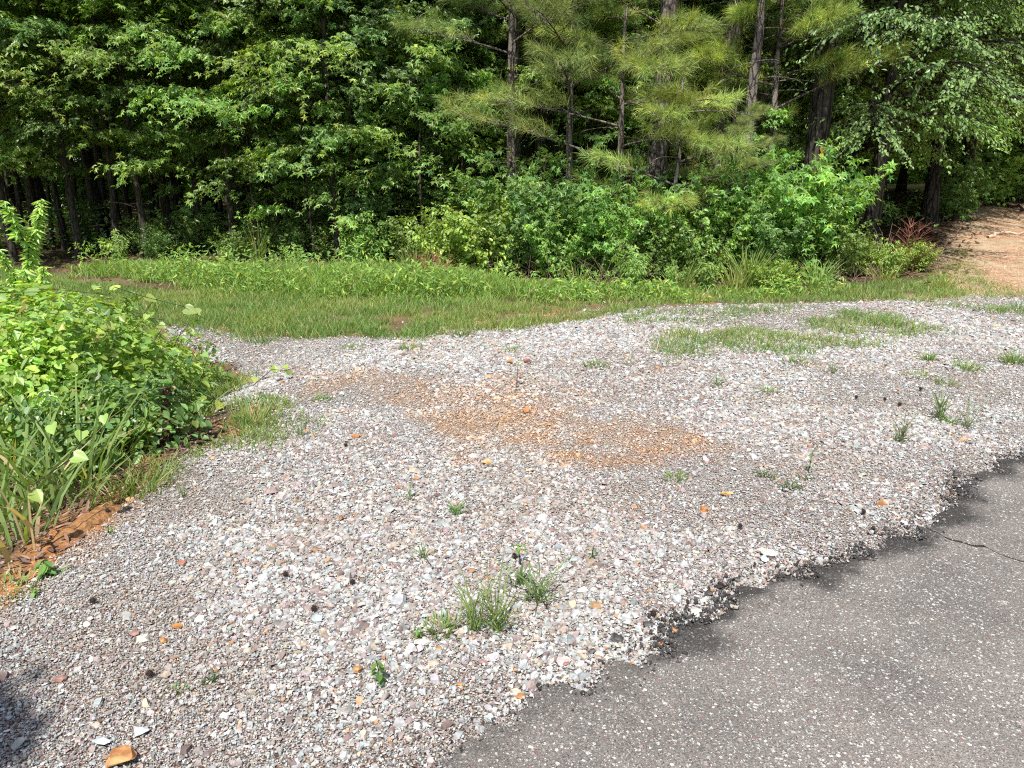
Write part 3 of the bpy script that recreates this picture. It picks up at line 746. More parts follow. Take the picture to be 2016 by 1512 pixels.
def build_tall_grass():
    rng = np.random.default_rng(22); g = Geo()
    n = 150000; P = np.stack([rng.uniform(-8.5, 6, n), rng.uniform(8.8, 15, n)], 1)
    wx, wy = WARP(P[:, 0], P[:, 1], 1.6, 0.5); s = sdf(wx, wy, TALLG)
    pat = fbm(P[:, 0]*2.1+3, P[:, 1]*2.1+8)
    P = P[rng.random(n) < ss(-0.12, 0.25, s)*ss(0.25, 0.5, pat)]; n = len(P)
    pat = fbm(P[:, 0]*1.3+3, P[:, 1]*1.3+8); lowr = 1-0.55*ss(-1.5, 1.5, P[:, 0])
    s = sdf(P[:, 0], P[:, 1], TALLG)
    h = (0.10+0.28*rng.random(n))*(0.35+1.0*pat)*(0.5+0.5*ss(0, 0.9, s))*lowr
    col = np.array([.15, .28, .04])*tints(rng, n, (1, 1, 1), .25, .28); dry = rng.random(n) < 0.05; col[dry] = np.array([.40, .33, .16])
    blades(g, rng, ground3(P), h, 0.006+0.006*rng.random(n), 0.2+0.75*rng.random(n), np.clip(col, .01, .8), 0.9)
    # broad leaved weeds mixed through it
    n = 52000; P = np.stack([rng.uniform(-8.5, 6, n), rng.uniform(8.8, 15, n)], 1)
    wx, wy = WARP(P[:, 0], P[:, 1], 1.6, 0.4); s = sdf(wx, wy, TALLG)
    pat = fbm(P[:, 0]*1.7+30, P[:, 1]*1.7); P = P[(rng.random(n) < ss(-0.05, 0.2, s)*ss(0.42, 0.58, pat))]; n = len(P)
    pat = fbm(P[:, 0]*1.7+30, P[:, 1]*1.7)
    z = rng.random(n)**0.6*(0.08+0.42*ss(0.42, 0.7, pat))*(1-0.5*ss(-1.5, 1.5, P[:, 0]))
    A, B, C = frames(UP*0.8+rng.normal(0, .5, (n, 3))-np.array([0, .35, 0]), rng.normal(0, 1, (n, 3))-UP*.2)
    g.batch(LANCE[0], LANCE[1], ground3(P)+UP*z[:, None], A, B, C, 0.05+0.05*rng.random(n), tints(rng, n, (.13, .25, .035), .3, .3))
    tag(g.obj('tall_grass', M_GRASS), 'lush tall grass and weeds in front of the dark woods', None, None, 'stuff')
build_tall_grass()

def build_litter():
    """pine straw on the track and fallen leaves at the wood's edge"""
    rng = np.random.default_rng(23); g = Geo()
    n = 60000; P = np.stack([rng.uniform(4.5, 13, n), rng.uniform(8.6, 24, n)], 1); s = sdf(P[:, 0], P[:, 1], PATHP)
    P = P[(rng.random(n) < ss(-0.5, 0.3, s)*ss(0.35, 0.55, fbm(P[:, 0]*3, P[:, 1]*3)))]; n = len(P)
    az = rng.normal(0.2, 0.8, n); D = np.stack([np.cos(az), np.sin(az), rng.normal(0, .08, n)], 1)
    A, B, C = frames(UP+rng.normal(0, .2, (n, 3)), D)
    T = [(-.5, 0, 0), (.5, 0, 0), (.3, 1, 0), (-.3, 1, 0)]
    L = 0.06+0.10*rng.random(n)
    g.batch(T, [np.array([[0, 1, 2, 3]])], ground3(P, 0.006)+UP*0.01*rng.random((n, 1)), A, B, C, np.stack([np.full(n, .006), L, L], 1), tints(rng, n, (.44, .31, .20), .3, .12))
    tag(g.obj('pine_straw', M_DRY), 'reddish brown pine straw strewn over the dirt track', None, None, 'stuff')
    g = Geo(); n = 16000; P = np.stack([rng.uniform(-12, 14, n), rng.uniform(9.6, 24, n)], 1)
    P = P[(sdf(P[:, 0], P[:, 1], PATHP) < 0.5) & (P[:, 1] > 10+rng.random(n))]; n = len(P)
    A, B, C = frames(UP+rng.normal(0, .35, (n, 3)), rng.normal(0, 1, (n, 3)))
    g.batch(OVAL[0], OVAL[1], ground3(P, 0.01), A, B, C, 0.07+0.06*rng.random(n), tints(rng, n, (.13, .08, .045), .35, .15))
    # bits of bark and dry stems on the bank beside the gravel
    n = 3800; P = np.stack([rng.uniform(-3.6, -1.5, n), rng.uniform(2.2, 4.6, n)], 1); P = P[gravel_mask(P[:, 0], P[:, 1]) < -0.03]; n = len(P)
    A, B, C = frames(UP+rng.normal(0, .35, (n, 3)), rng.normal(0, 1, (n, 3))*[1, 1, .2])
    g.batch(OVAL[0], OVAL[1], ground3(P, 0.008), A, B, C, np.stack([0.02+0.02*rng.random(n), 0.03+0.05*rng.random(n), np.full(n, .03)], 1), tints(rng, n, (.20, .13, .09), .4, .15))
    tag(g.obj('leaf_litter', M_DRY), 'brown fallen leaves and bark bits on the forest floor', None, None, 'stuff')
build_litter()
#PART2
# ------------------------------------------------------------------ woods
GUM = (0.085, 0.175, 0.028)
gumprof = lambda f: (1-0.7*f**1.4)*(0.9 if f > 0.06 else 0.7)
GUMS = [
    dict(seed=101, Hh=7.5, cb=1.75, Rr=2.1, nl=32, base=GUM, r0=0.055, per=15, tw=20, prof=gumprof),
    dict(seed=102, Hh=8.5, cb=2.1, Rr=2.4, nl=32, base=(0.10, 0.19, 0.028), r0=0.075, per=15, tw=20, prof=gumprof, lean=0.03),
    dict(seed=103, Hh=6.5, cb=1.5, Rr=1.9, nl=26, base=(0.075, 0.165, 0.035), r0=0.045, per=15, tw=20, prof=gumprof, lean=-0.03),
    dict(seed=104, Hh=8.0, cb=1.3, Rr=2.2, nl=30, base=(0.12, 0.215, 0.030), r0=0.06, per=15, tw=20, prof=gumprof),
    dict(seed=105, Hh=7.0, cb=1.1, Rr=1.9, nl=32, leaf=OVAL, size=.075, base=(0.085, 0.165, 0.038), r0=0.045, per=24, tw=22, prof=gumprof, name='oval_leaved_tree', outw=.8),
    dict(seed=106, Hh=6.5, cb=0.6, Rr=1.7, nl=30, leaf=STAR, size=.10, base=(0.07, 0.145, 0.035), r0=0.04, per=15, tw=18, prof=gumprof, name='sweetgum_tree'),
]
def gum_front(k): return broad_tree(**GUMS[k])
FRONT = [  # column in the photo, distance, kind, turn, size, label
    (455, 13.6, 0, 0.4, 1.0, 'sweetgum with a slender bare brown trunk rising out of the tall grass'),
    (60, 14.6, 1, 2.0, 1.0, 'sweetgum over the cluster of dark trunks, its leaves in shade'),
    (215, 13.7, 4, 1.1, 1.05, 'oval leaved tree with lit tiers above the dark gap in the woods'),
    (330, 15.0, 1, 4.2, 1.05, 'sweetgum behind the slender brown trunk, top leaves pale green'),
    (-90, 13.2, 3, 0.3, 1.0, 'sweetgum cut by the picture edge above the tall willowy weed'),
    (600, 14.4, 3, 5.0, 1.0, 'bright yellow green sweetgum with drooping tiers beside the slender trunk'),
    (700, 13.4, 5, 2.7, 0.92, 'small sweetgum with pale glossy leaves over the dark thicket'),
    (845, 14.4, 4, 3.6, 1.05, 'oval leaved tree with dense green leaves next to the hazy pine boughs'),
    (800, 16.2, 1, 0.9, 1.15, 'tall sweetgum behind the dark thicket beside the first pines'),
    (985, 15.6, 3, 1.7, 1.0, 'bright sweetgum showing between the first two pine trunks'),
    (1130, 16.4, 2, 0.2, 1.2, 'sweetgum behind the middle pine trunks with mid green leaves'),
    (1240, 15.0, 3, 4.0, 0.95, 'yellow green sweetgum seen through the gap between tall pines'),
    (1370, 16.2, 0, 5.5, 1.1, 'sweetgum behind the tilted pine trunks, leaves backlit'),
    (1500, 15.8, 1, 3.1, 1.05, 'shaded sweetgum behind the leaning pine'),
    (1560, 17.5, 2, 2.2, 1.2, 'dim sweetgum beyond the trunk marked with orange paint'),
    (1850, 22.5, 0, 2.9, 1.8, 'shaded sweetgum at the bend of the dirt track'),
    (2080, 25.5, 3, 4.8, 1.9, 'sunlit young tree at the far side of the dirt track'),
    (930, 14.2, 2, 0.8, 1.1, 'sweetgum with hanging pale leaves just beside the first dark pine'),
    (1090, 14.0, 3, 3.9, 1.05, 'bright sweetgum between the first two thin pine trunks and the broad boughs'),
    (1195, 14.4, 1, 5.2, 1.0, 'sunlit sweetgum filling the gap beside the grey pine pair'),
    (1325, 14.2, 3, 2.1, 1.0, 'sunlit sweetgum directly behind the thickest pale barked pine'),
    (1420, 14.8, 2, 1.2, 1.15, 'sweetgum leaves between the tilted pine and the strongly leaning pine'),
    (1525, 14.4, 0, 4.4, 1.0, 'sweetgum behind the bright flat bough'),
    (140, 13.4, 3, 1.5, 0.95, 'sweetgum with low layered tiers over the darkest part of the woods'),
    (540, 13.8, 4, 0.4, 1.0, 'oval leaved tree hanging fine bright tiers just beside the slender brown trunk'),
    (270, 13.6, 0, 3.0, 1.0, 'sweetgum hanging lit tiers above the start of the tall grass'),
    (385, 14.2, 3, 4.9, 0.95, 'sweetgum with pale star leaves just beside the slender brown trunk'),
    (10, 13.0, 2, 2.2, 1.1, 'sweetgum tiers above the willowy weeds near the picture edge'),
    (660, 13.0, 3, 0.9, 0.95, 'sweetgum with the brightest leaf tiers in the middle of the dark thicket'),
    (760, 13.8, 5, 2.4, 1.0, 'sweetgum leaning leafy tiers over the airy shrub'),
    (2400, 18.5, 1, 0.7, 1.1, 'dense sweetgum above the shaded far end of the track'),
]
made = {}
for u, y, k, rz, sc, lab in FRONT:
    x = XA(u, y)
    if k not in made: made[k] = plant(gum_front(k), lab, 'tree', on(x, y), rz, 'sweetgums along the edge of the woods', sc)
    else: dup(made[k], on(x, y), rz, lab, None, sc)

# pines
PINES = [
    dict(seed=201, Hh=10, cb=4.6, Rr=2.0, nl=13, r0=0.15, dead=10),
    dict(seed=202, Hh=10, cb=3.2, Rr=2.1, nl=14, r0=0.195, dead=12, lean=0.02),
    dict(seed=203, Hh=9, cb=4.6, Rr=1.8, nl=12, r0=0.12, dead=9, lean=-0.02),
]
PF = [(1013, 13.2, 0, 0.0, 0, 0.85, 'dark straight pine trunk beside the hazy boughs near the sweetgums'),
      (1066, 14.2, 2, 1.0, 0, 1.0, 'thin pine trunk just behind the first dark straight pine'),
      (1155, 14.8, 2, 2.2, 0, 1.1, 'dark slim pine standing behind the broad green boughs'),
      (1255, 14.0, 0, 4.0, 0, 0.9, 'grey pine trunk close beside the thickest pale barked pine'),
      (1288, 12.6, 1, 1.3, 0.035, 0.93, 'thickest pale barked pine in the middle of the woods edge'),
      (1345, 15.0, 2, 5.1, 0.03, 1.0, 'thin grey pine between the thickest pine and the tilted one'),
      (1392, 12.9, 1, 3.4, 0.09, 0.85, 'tilted grey pine with flaky bark leaning towards the dirt track'),
      (1432, 13.6, 2, 0.6, 0.17, 1.1, 'thin strongly leaning pine next to the tilted grey pine'),
      (1478, 13.9, 0, 2.9, 0.04, 1.15, 'dark pine trunk behind the bright flat bough'),
      (1462, 11.9, 2, 4.4, 0.02, 0.8, 'grey pine with pale lower trunk standing among leafy shrubs'),
      (1552, 15.2, 1, 0.2, -0.02, 0.9, 'dark pine beyond the bright flat bough, near the paint marked trunk'),
      (1300, 16.8, 0, 0.9, 0, 1.1, 'distant pine pole seen between the pale barked pines')]
pm = {}
for u, y, k, rz, lean, sc, lab in PF:
    x = XA(u, y, 1.5)
    # turn about the vertical, then lean across the picture
    if k not in pm:
        o = plant(pine_tree(**PINES[k]), lab, 'pine tree', on(x, y), rz, 'pines at the edge of the woods', sc); pm[k] = o
    else: o = dup(pm[k], on(x, y), rz, lab, None, sc)
    if lean:
        from mathutils import Matrix
        M = Matrix.Rotation(lean, 3, 'Y') @ Matrix.Rotation(rz, 3, 'Z'); o.rotation_euler = M.to_euler()

# young pines whose low boughs hang in front of the trunks
YP = [
    (dict(seed=211, Hh=3.7, cb=1.35, Rr=2.4, nl=12, e0=.2, e1=.02, r0=0.06, base=(0.17, 0.24, 0.05), dead=6, count=42, tw=18), 1225, 11.9, 0.3, 1.0, 'young pine with broad feathery boughs spread in front of the tall trunks'),
    (dict(seed=212, Hh=2.7, cb=0.6, Rr=1.35, nl=9, r0=0.04, base=(0.165, 0.235, 0.05), dead=12, count=34, tw=9), 1335, 11.1, 1.9, 1.0, 'yellowing young pine with browned low needles above the leafy shrubs'),
    (dict(seed=213, Hh=4.3, cb=2.0, Rr=1.8, nl=14, r0=0.07, base=(0.19, 0.27, 0.045), dead=6, count=42, tw=18), 1520, 12.3, 0.8, 1.0, 'young pine holding a bright flat bough towards the paint marked trunk'),
    (dict(seed=214, Hh=5.6, cb=2.3, Rr=2.1, nl=13, r0=0.07, base=(0.14, 0.205, 0.055), dead=8, count=40, tw=17), 1010, 12.6, 2.4, 1.0, 'young pine with dim hazy boughs next to the sweetgums'),
]
for d, u, y, rz, sc, lab in YP:
    yo = plant(pine_tree(**d), lab, 'pine tree', on(XA(u, y, 1.5), y), rz, 'young pines with low boughs', sc)

for u, y, rz, sc, lab in [(1120, 12.4, 1.1, .95, 'young pine with hazy boughs between the dim one and the broad feathery one'),
                          (1440, 11.3, 4.3, .45, 'short young pine half buried in the leafy shrubs')]:
    dup(yo, on(XA(u, y, 1.5), y), rz, lab, None, sc)

# the big trunk with the paint mark
def marked_tree():
    rng = np.random.default_rng(301); wood = Geo()
    tp = trunk_pts(rng, 12, 0.02, 0.02, 18); rr = 0.185*(1-0.6*np.linspace(0, 1, 18)); rr[0] *= 1.35
    tube(wood, tp, rr, 16, rng=rng, rough=0.03)
    fol = Geo()
    for i in range(26):
        f = (i+rng.random())/26; z0 = 4.2+7.4*f; p0 = np.array([np.interp(z0, tp[:, 2], tp[:, 0]), np.interp(z0, tp[:, 2], tp[:, 1]), z0])
        lp = limb_pts(rng, p0, i*2.4, 2.6*(1-.6*f), 0.5, -0.1); tube(wood, lp, np.linspace(.03, .005, len(lp)), 6)
        spray(fol, wood, rng, lp, 1.1, 14, STAR, 0.17, GUM, per=9)
    y = 12.4; o = plant((wood, fol, M_DARKBARK, M_LEAF, 'broadleaf_tree'), 'stout dark trunk marked with orange paint beside the drooping foliage', 'tree', on(XA(1602, y, 1.4), y))
    # paint patch that follows the bark
    g = Geo(); zc = 1.72; r = float(np.interp(zc, tp[:, 2], rr))+0.006
    shape = [(-.5, .9), (-.1, 1.2), (.35, .8), (.5, .3), (.25, 0), (.55, -.3), (.3, -.9), (.0, -1.3), (-.2, -.8), (-.05, -.3), (-.35, 0), (-.15, .35)]
    cx = np.interp(zc, tp[:, 2], tp[:, 0]); cyy = np.interp(zc, tp[:, 2], tp[:, 1])
    outer = []; 
    for lay in (0, -0.01):
        for a, b in shape:
            th = -PI/2+0.10+a*0.42; outer.append((cx+(r+0.012+lay)*math.cos(th), cyy+(r+0.012+lay)*math.sin(th), zc+b*0.105))
    n = len(shape); i = np.arange(n); j = (i+1) % n
    cen = np.array(outer[:n]).mean(0); cen2 = cen-np.array([0, -0.01, 0]); cen = cen+np.array([0, -0.012, 0])
    V = outer+[tuple(cen)]
    g.add(V, [np.stack([i, j, np.full(n, 2*n)], 1), np.stack([i, i+n, j+n, j], 1)], (.62, .27, .02))
    g.obj('paint_mark', stone_mat('orange_tree_paint', False, (.62, .27, .02), (.42, .17, .02), 0.3, 25), o)
marked_tree()

# weeping tree hanging over the track
WEEP = dict(seed=401, Hh=7.5, cb=1.9, Rr=2.3, nl=52, leaf=oval_leaf(0.25, 0.05, 0.14), size=0.066, base=(0.095, 0.17, 0.052), r0=0.13, per=28, tw=30, droop=0.5, e0=0.6, e1=-0.5,
            bark=M_DARKBARK, prof=lambda f: (1.15-0.6*f)*(0.75 if f < .12 else 1), name='drooping_tree', side=0.5, outw=0.7, bare=4, yel=0.12)
w1 = plant(broad_tree(**WEEP), 'full small leaved tree with drooping sprays beside the paint marked trunk', 'tree', on(XA(1722, 13.2), 13.2), 0.5, 'drooping small leaved trees by the dirt track')
for u, y, rz, sc, lab in [(1835, 17.0, 3.5, 1.15, 'drooping tree between the front drooping one and the track'), (1900, 18.6, 2.6, 1.35, 'dark drooping tree beyond the shaded stretch of the dirt track'),
                          (2120, 21.0, 4.0, 1.6, 'drooping tree at the edge of the picture beyond the dirt track'),
                          (2010, 20.2, 1.3, 1.6, 'farther drooping tree deep in shade over the track'),
                          (1700, 15.2, 5.2, 1.2, 'drooping tree standing behind the front drooping one')]:
    dup(w1, on(XA(u, y), y), rz, lab, None, sc)

# deep trees
DEEP = [dict(seed=501, Hh=12, cb=3.4, Rr=2.6, nl=26, leaf=STAR, size=0.21, base=(0.08, 0.16, 0.025), r0=0.11, per=8, tw=12, bark=M_DARKBARK, name='forest_tree', bare=6),
        dict(seed=502, Hh=11, cb=2.6, Rr=2.4, nl=26, leaf=STAR, size=0.20, base=(0.09, 0.17, 0.025), r0=0.08, per=8, tw=12, bark=M_DARKBARK, name='forest_tree', bare=7, lean=0.03),
        dict(seed=503, Hh=13, cb=4.2, Rr=2.8, nl=28, leaf=STAR, size=0.22, base=(0.07, 0.15, 0.025), r0=0.14, per=8, tw=12, bark=M_DARKBARK, name='forest_tree', bare=5, lean=-0.02)]
rg = random.Random(5); dm = {}; spots = []
tries = 0
while len(spots) < 85 and tries < 9000:
    tries += 1
    y = 16.8+12*rg.random()**1.1; x = rg.uniform(-1, 1)*(y*0.78+2.5)
    if inpoly(np.array(x), np.array(y), PATHP) or (x > 9.0 and y < 21 and sdf(np.array([x]), np.array([y]), PATHP)[0] > -2.2): continue
    if all((x-a)**2+(y-b)**2 > 1.15**2 for a, b in spots): spots.append((x, y))
spots.sort(key=lambda p: p[1])
GR = 'dark trees deep in the woods'; LB = 'dark slender tree standing in shade deep inside the woods'
for i, (x, y) in enumerate(spots):
    k = rg.randrange(3); sc = rg.uniform(.85, 1.15)
    if k not in dm: dm[k] = plant(broad_tree(**DEEP[k]), LB, 'tree', on(x, y), rg.random()*6.28, GR, sc)
    else: dup(dm[k], on(x, y), rg.random()*6.28, LB, None, sc, (rg.gauss(0, .02), rg.gauss(0, .03)))
# bare dark trunks crowded behind the shaded gap
POLE = dict(seed=511, Hh=9, cb=4.6, Rr=1.6, nl=14, leaf=STAR, size=0.2, base=(0.08, 0.16, 0.025), r0=0.06, per=8, tw=10, bark=M_DARKBARK, name='thin_tree', bare=8)
pl = None
LP = 'thin bare trunk in the shade just behind the sweetgums'; GP = 'thin trunks behind the sweetgums'
for u in [5, 30, 62, 85, 110, 142, 222, 245, 290, 345, 395, 430, 520, 560, 640, 665, 735, 770, 830, 870, 888, 905, 930, 960, 1100, 1190, 1325, 1500, 1530, 1580, 1640, 1668]:
    y = rg.uniform(14.6, 18.5); x = XA(u, y, 1.2)
    if pl is None: pl = plant(broad_tree(**POLE), LP, 'tree', on(x, y), 0, GP, 1.0)
    else: dup(pl, on(x, y), rg.random()*6.28, LP, None, rg.uniform(.6, 1.3), (rg.gauss(0, .03), rg.gauss(0, .05)))

def far_woods():
    rng = np.random.default_rng(61); g = Geo(); n = 110000
    x = rng.uniform(-32, 34, n); y = 29+rng.random(n)*7; z = rng.random(n)**1.3*11-.2
    dens = fbm(x*.5, z*.5+20); s = (rng.random(n) < ss(0.25, 0.5, dens)+.25) | (z < 4)
    P = np.stack([x, y, z+H(x, y)], 1)[s]; n = len(P)
    A, B, C = frames(UP*.5+np.array([0, -.6, 0])+rng.normal(0, .5, (n, 3)), rng.normal(0, 1, (n, 3))-UP*.3)
    g.batch(STAR[0], STAR[1], P, A, B, C, 0.30+0.2*rng.random(n), tints(rng, n, (.09, .17, .028), .3, .2))
    # side woods that close the view beyond the modelled trees
    n = 26000; sd_ = np.where(rng.random(n) < .5, -1, 1); y = rng.uniform(12, 31, n); x = np.where(sd_ < 0, -(y*.78+4.5+3*rng.random(n)), y*.80+4.5+3*rng.random(n)); z = rng.random(n)*10
    P = np.stack([x, y, z+H(x, y)], 1)
    A, B, C = frames(UP*.5+np.array([0, -.6, 0])+rng.normal(0, .5, (n, 3)), rng.normal(0, 1, (n, 3))-UP*.3)
    g.batch(STAR[0], STAR[1], P, A, B, C, 0.28+0.2*rng.random(n), tints(rng, n, (.09, .17, .028), .3, .2))
    tag(g.obj('far_woods', M_LEAF), 'far foliage closing the view behind the trunks', None, None, 'stuff')
far_woods()

def undergrowth():
    rng = np.random.default_rng(62); g = Geo(); n = 30000
    y = 12.2+rng.random(n)*9; x = rng.uniform(-1, 1, n)*(y*.75+1)
    pat = fbm(x*.9+5, y*.9); h = 0.75*ss(0.40, 0.7, pat)*(1-.4*ss(13, 17, y))
    ok = (rng.random(n) < ss(0.36, 0.6, pat)+.05) & (sdf(x, y, PATHP) < -0.3) & ((x < 6.2) | (y > 16))
    x, y, h = x[ok], y[ok], h[ok]; n = len(x)
    z = H(x, y)+0.03+rng.random(n)*(h+.1)
    A, B, C = frames(UP+rng.normal(0, .5, (n, 3))-np.array([0, .3, 0]), rng.normal(0, 1, (n, 3)))
    g.batch(OVAL[0], OVAL[1], np.stack([x, y, z], 1), A, B, C, .06+.07*rng.random(n), tints(rng, n, (.08, .16, .035), .3, .2))
    tag(g.obj('undergrowth', M_LEAF), 'low shaded plants covering the forest floor', None, None, 'stuff')
undergrowth()

# ------------------------------------------------------------------ shrubs
def shrub(seed, Hh, R, stems, leaf, size, base, per=8, tw=14, droop=0.3, yel=0.2, e0=1.35, e1=0.5, side=0.3, up=0.7, outw=0.55, name='shrub', sr=0.008, bark=None, start=0.12):
    rng = np.random.default_rng(seed); wood = Geo(); fol = Geo()
    for i in range(stems):
        az = i*2.4+rng.normal(0, .4); f = math.sqrt((i+.5)/stems)
        L = Hh*(1.12-0.25*f)*(0.8+.35*rng.random())
        p0 = np.array([math.cos(az)*R*.25*f, math.sin(az)*R*.25*f, -0.03])
        lean = math.atan2(R*f*1.0, Hh)
        lp = limb_pts(rng, p0, az, L, PI/2-lean*0.6, PI/2-lean*1.5-(.2 if e1 < .5 else 0), 9, .2)
        tube(wood, lp, np.linspace(sr, .0025, len(lp)), 5)
        spray(fol, wood, rng, lp, side*(0.7+.6*rng.random()), tw, leaf, size, np.array(base)*np.exp(rng.normal(0, .15)), per=per, droop=droop, yel=yel, start=start, center=np.zeros(3), up=up, outw=outw, rad=.003)
    return wood, fol, bark or M_GUM, M_LEAF, name
SH = {
    'gum': dict(seed=601, Hh=1.6, R=.85, stems=15, leaf=STAR, size=.125, base=(.09, .19, .03), name='leafy_shrub'),
    'dark': dict(seed=602, Hh=1.35, R=.8, stems=15, leaf=STAR, size=.10, base=(.06, .14, .026), name='leafy_shrub'),
    'yellow': dict(seed=603, Hh=1.0, R=.65, stems=16, leaf=OVAL, size=.07, base=(.14, .235, .035), per=11, name='leafy_shrub'),
    'small': dict(seed=604, Hh=1.1, R=.7, stems=16, leaf=OVAL, size=.06, base=(.11, .20, .04), per=11, name='leafy_shrub'),
    'lance': dict(seed=605, Hh=.85, R=.35, stems=6, leaf=LANCE, size=.12, base=(.12, .22, .05), per=7, side=.12, tw=16, name='leafy_weed', outw=.9),
}
SHRUBS = [  # column, distance, kind, size, label
    (830, 12.2, 'small', .75, 'small shrub where the tall grass meets the dark thicket'),
    (880, 11.7, 'yellow', 1.0, 'yellow green bush beside the dead brown tuft'),
    (955, 11.4, 'yellow', 1.1, 'taller yellow green bush between the dead tuft and the dark bushes'),
    (1000, 12.3, 'gum', 1.05, 'green gum sprouts rising behind the yellow green bushes'),
    (1050, 11.3, 'dark', 1.1, 'dark bush beside the yellow green bushes'),
    (1125, 11.6, 'dark', 1.25, 'darkest tall bush under the broad pine boughs'),
    (1095, 10.9, 'gum', .62, 'low sprout with pale star leaves below the darkest bush'),
    (1190, 11.0, 'gum', .85, 'bush with drooping star leaves below the young pine'),
    (1245, 11.7, 'dark', 1.2, 'dark bush round the foot of the yellowing young pine'),
    (1275, 10.7, 'small', .8, 'greyish green bush with pale oval leaves above the dry stems'),
    (1330, 11.2, 'gum', .9, 'green bush below the browned pine needles'),
    (1385, 10.8, 'small', .95, 'fine leaved bush next to the pale lower pine trunk'),
    (1435, 11.3, 'gum', 1.0, 'broad green bush wrapped round the pale lower pine trunk'),
    (1500, 10.9, 'dark', .85, 'shaded bush behind the arching grass clump'),
    (1535, 11.5, 'gum', 1.15, 'tall bush in front of the paint marked trunk'),
    (1590, 11.2, 'gum', 1.1, 'sunlit gum sprout with bright arching tips'),
    (1640, 11.0, 'small', .8, 'bright small leaved bush at the corner of the thicket'),
    (1690, 11.4, 'yellow', .62, 'low yellow green bush before the dry upright stems'),
    (1755, 11.3, 'yellow', .55, 'low bush with yellowish leaves in front of the dead red cedar'),
    (1810, 11.9, 'yellow', .5, 'last low green bush before the bare dirt track'),
    (1520, 9.9, 'yellow', .42, 'small lime green bush at the gravel edge between grass clumps'),
    (1555, 10.1, 'yellow', .36, 'smallest lime green bush beside the upright grass clump'),
    (520, 10.6, 'small', .32, 'low rounded weed in front of the tall grass'),
    (275, 14.2, 'small', .6, 'small shaded shrub above the start of the tall grass'),
    (400, 14.4, 'gum', .55, 'small shaded sprout left of the slender brown trunk'.replace('left of', 'next to')),
    (505, 14.1, 'small', .8, 'twiggy shrub at the foot of the slender brown trunk'),
    (610, 13.7, 'small', .62, 'pale shrub standing at the back of the tall grass'),
    (700, 13.9, 'dark', .85, 'dim bush in the dark gap behind the tall grass'),
    (770, 13.2, 'small', .95, 'airy shrub with pale arching tip in the dark gap'),
    (900, 13.8, 'dark', 1.1, 'dark bush under the dense green sweetgum'),
    (300, 13.2, 'dark', .42, 'low dark shrub at the back edge of the tall grass'),
    (455, 13.1, 'small', .5, 'small grey green shrub round the slender brown trunk'),
    (570, 13.3, 'dark', .5, 'low dark shrub between two thin trunks behind the tall grass'),
    (655, 13.1, 'small', .55, 'loose shrub under the brightest leaf tiers'),
    (735, 12.8, 'gum', .5, 'leafy sprout at the back of the tall grass near the dead tuft'),
    (350, 13.9, 'small', .7, 'dim twiggy shrub in the dark gap under the lit tiers'),
    (1985, 21.5, 'yellow', 2.2, 'sunlit yellow green bush on the far bank of the track'),
    (2045, 20.5, 'small', 2.0, 'sunlit small leaved bush on the far bank of the track'),
    (1880, 17.2, 'dark', 1.1, 'dark bush in the shade beyond the dead red cedar'),
    (1940, 19.3, 'gum', 1.1, 'shaded green bush at the upper end of the dirt track'),
    (2005, 20.0, 'dark', 1.3, 'dark bush where the dirt track disappears under the trees'),
    (1905, 21.0, 'dark', 1.6, 'dim bush behind the shaded part of the track'),
    (150, 15.6, 'dark', .7, 'low dark bush among the cluster of dark trunks'),
    (1250, 9.9, 'lance', .62, 'upright weed with paired narrow leaves by the dry stems'),
    (1395, 10.0, 'lance', .5, 'narrow leaved weed behind the arching grass clump'),
    (1330, 10.0, 'lance', .42, 'short narrow leaved weed next to the paired leaf weed'),
    (700, 12.6, 'lance', .7, 'tall narrow leaved weed in the tall grass'),
    (230, 12.8, 'lance', .6, 'fern like weed at the near end of the tall grass'),
]
sm = {}
for i, (u, y, k, sc, lab) in enumerate(SHRUBS):
    x = XA(u, y, .5); rz = i*1.7
    cat = 'weed' if k == 'lance' or 'weed' in lab else 'shrub'
    if k not in sm: sm[k] = plant(shrub(**SH[k]), lab, cat, on(x, y), rz, None, sc, ('stems', 'foliage'))
    else:
        o = dup(sm[k], on(x, y), rz, lab, None, sc); o['category'] = cat

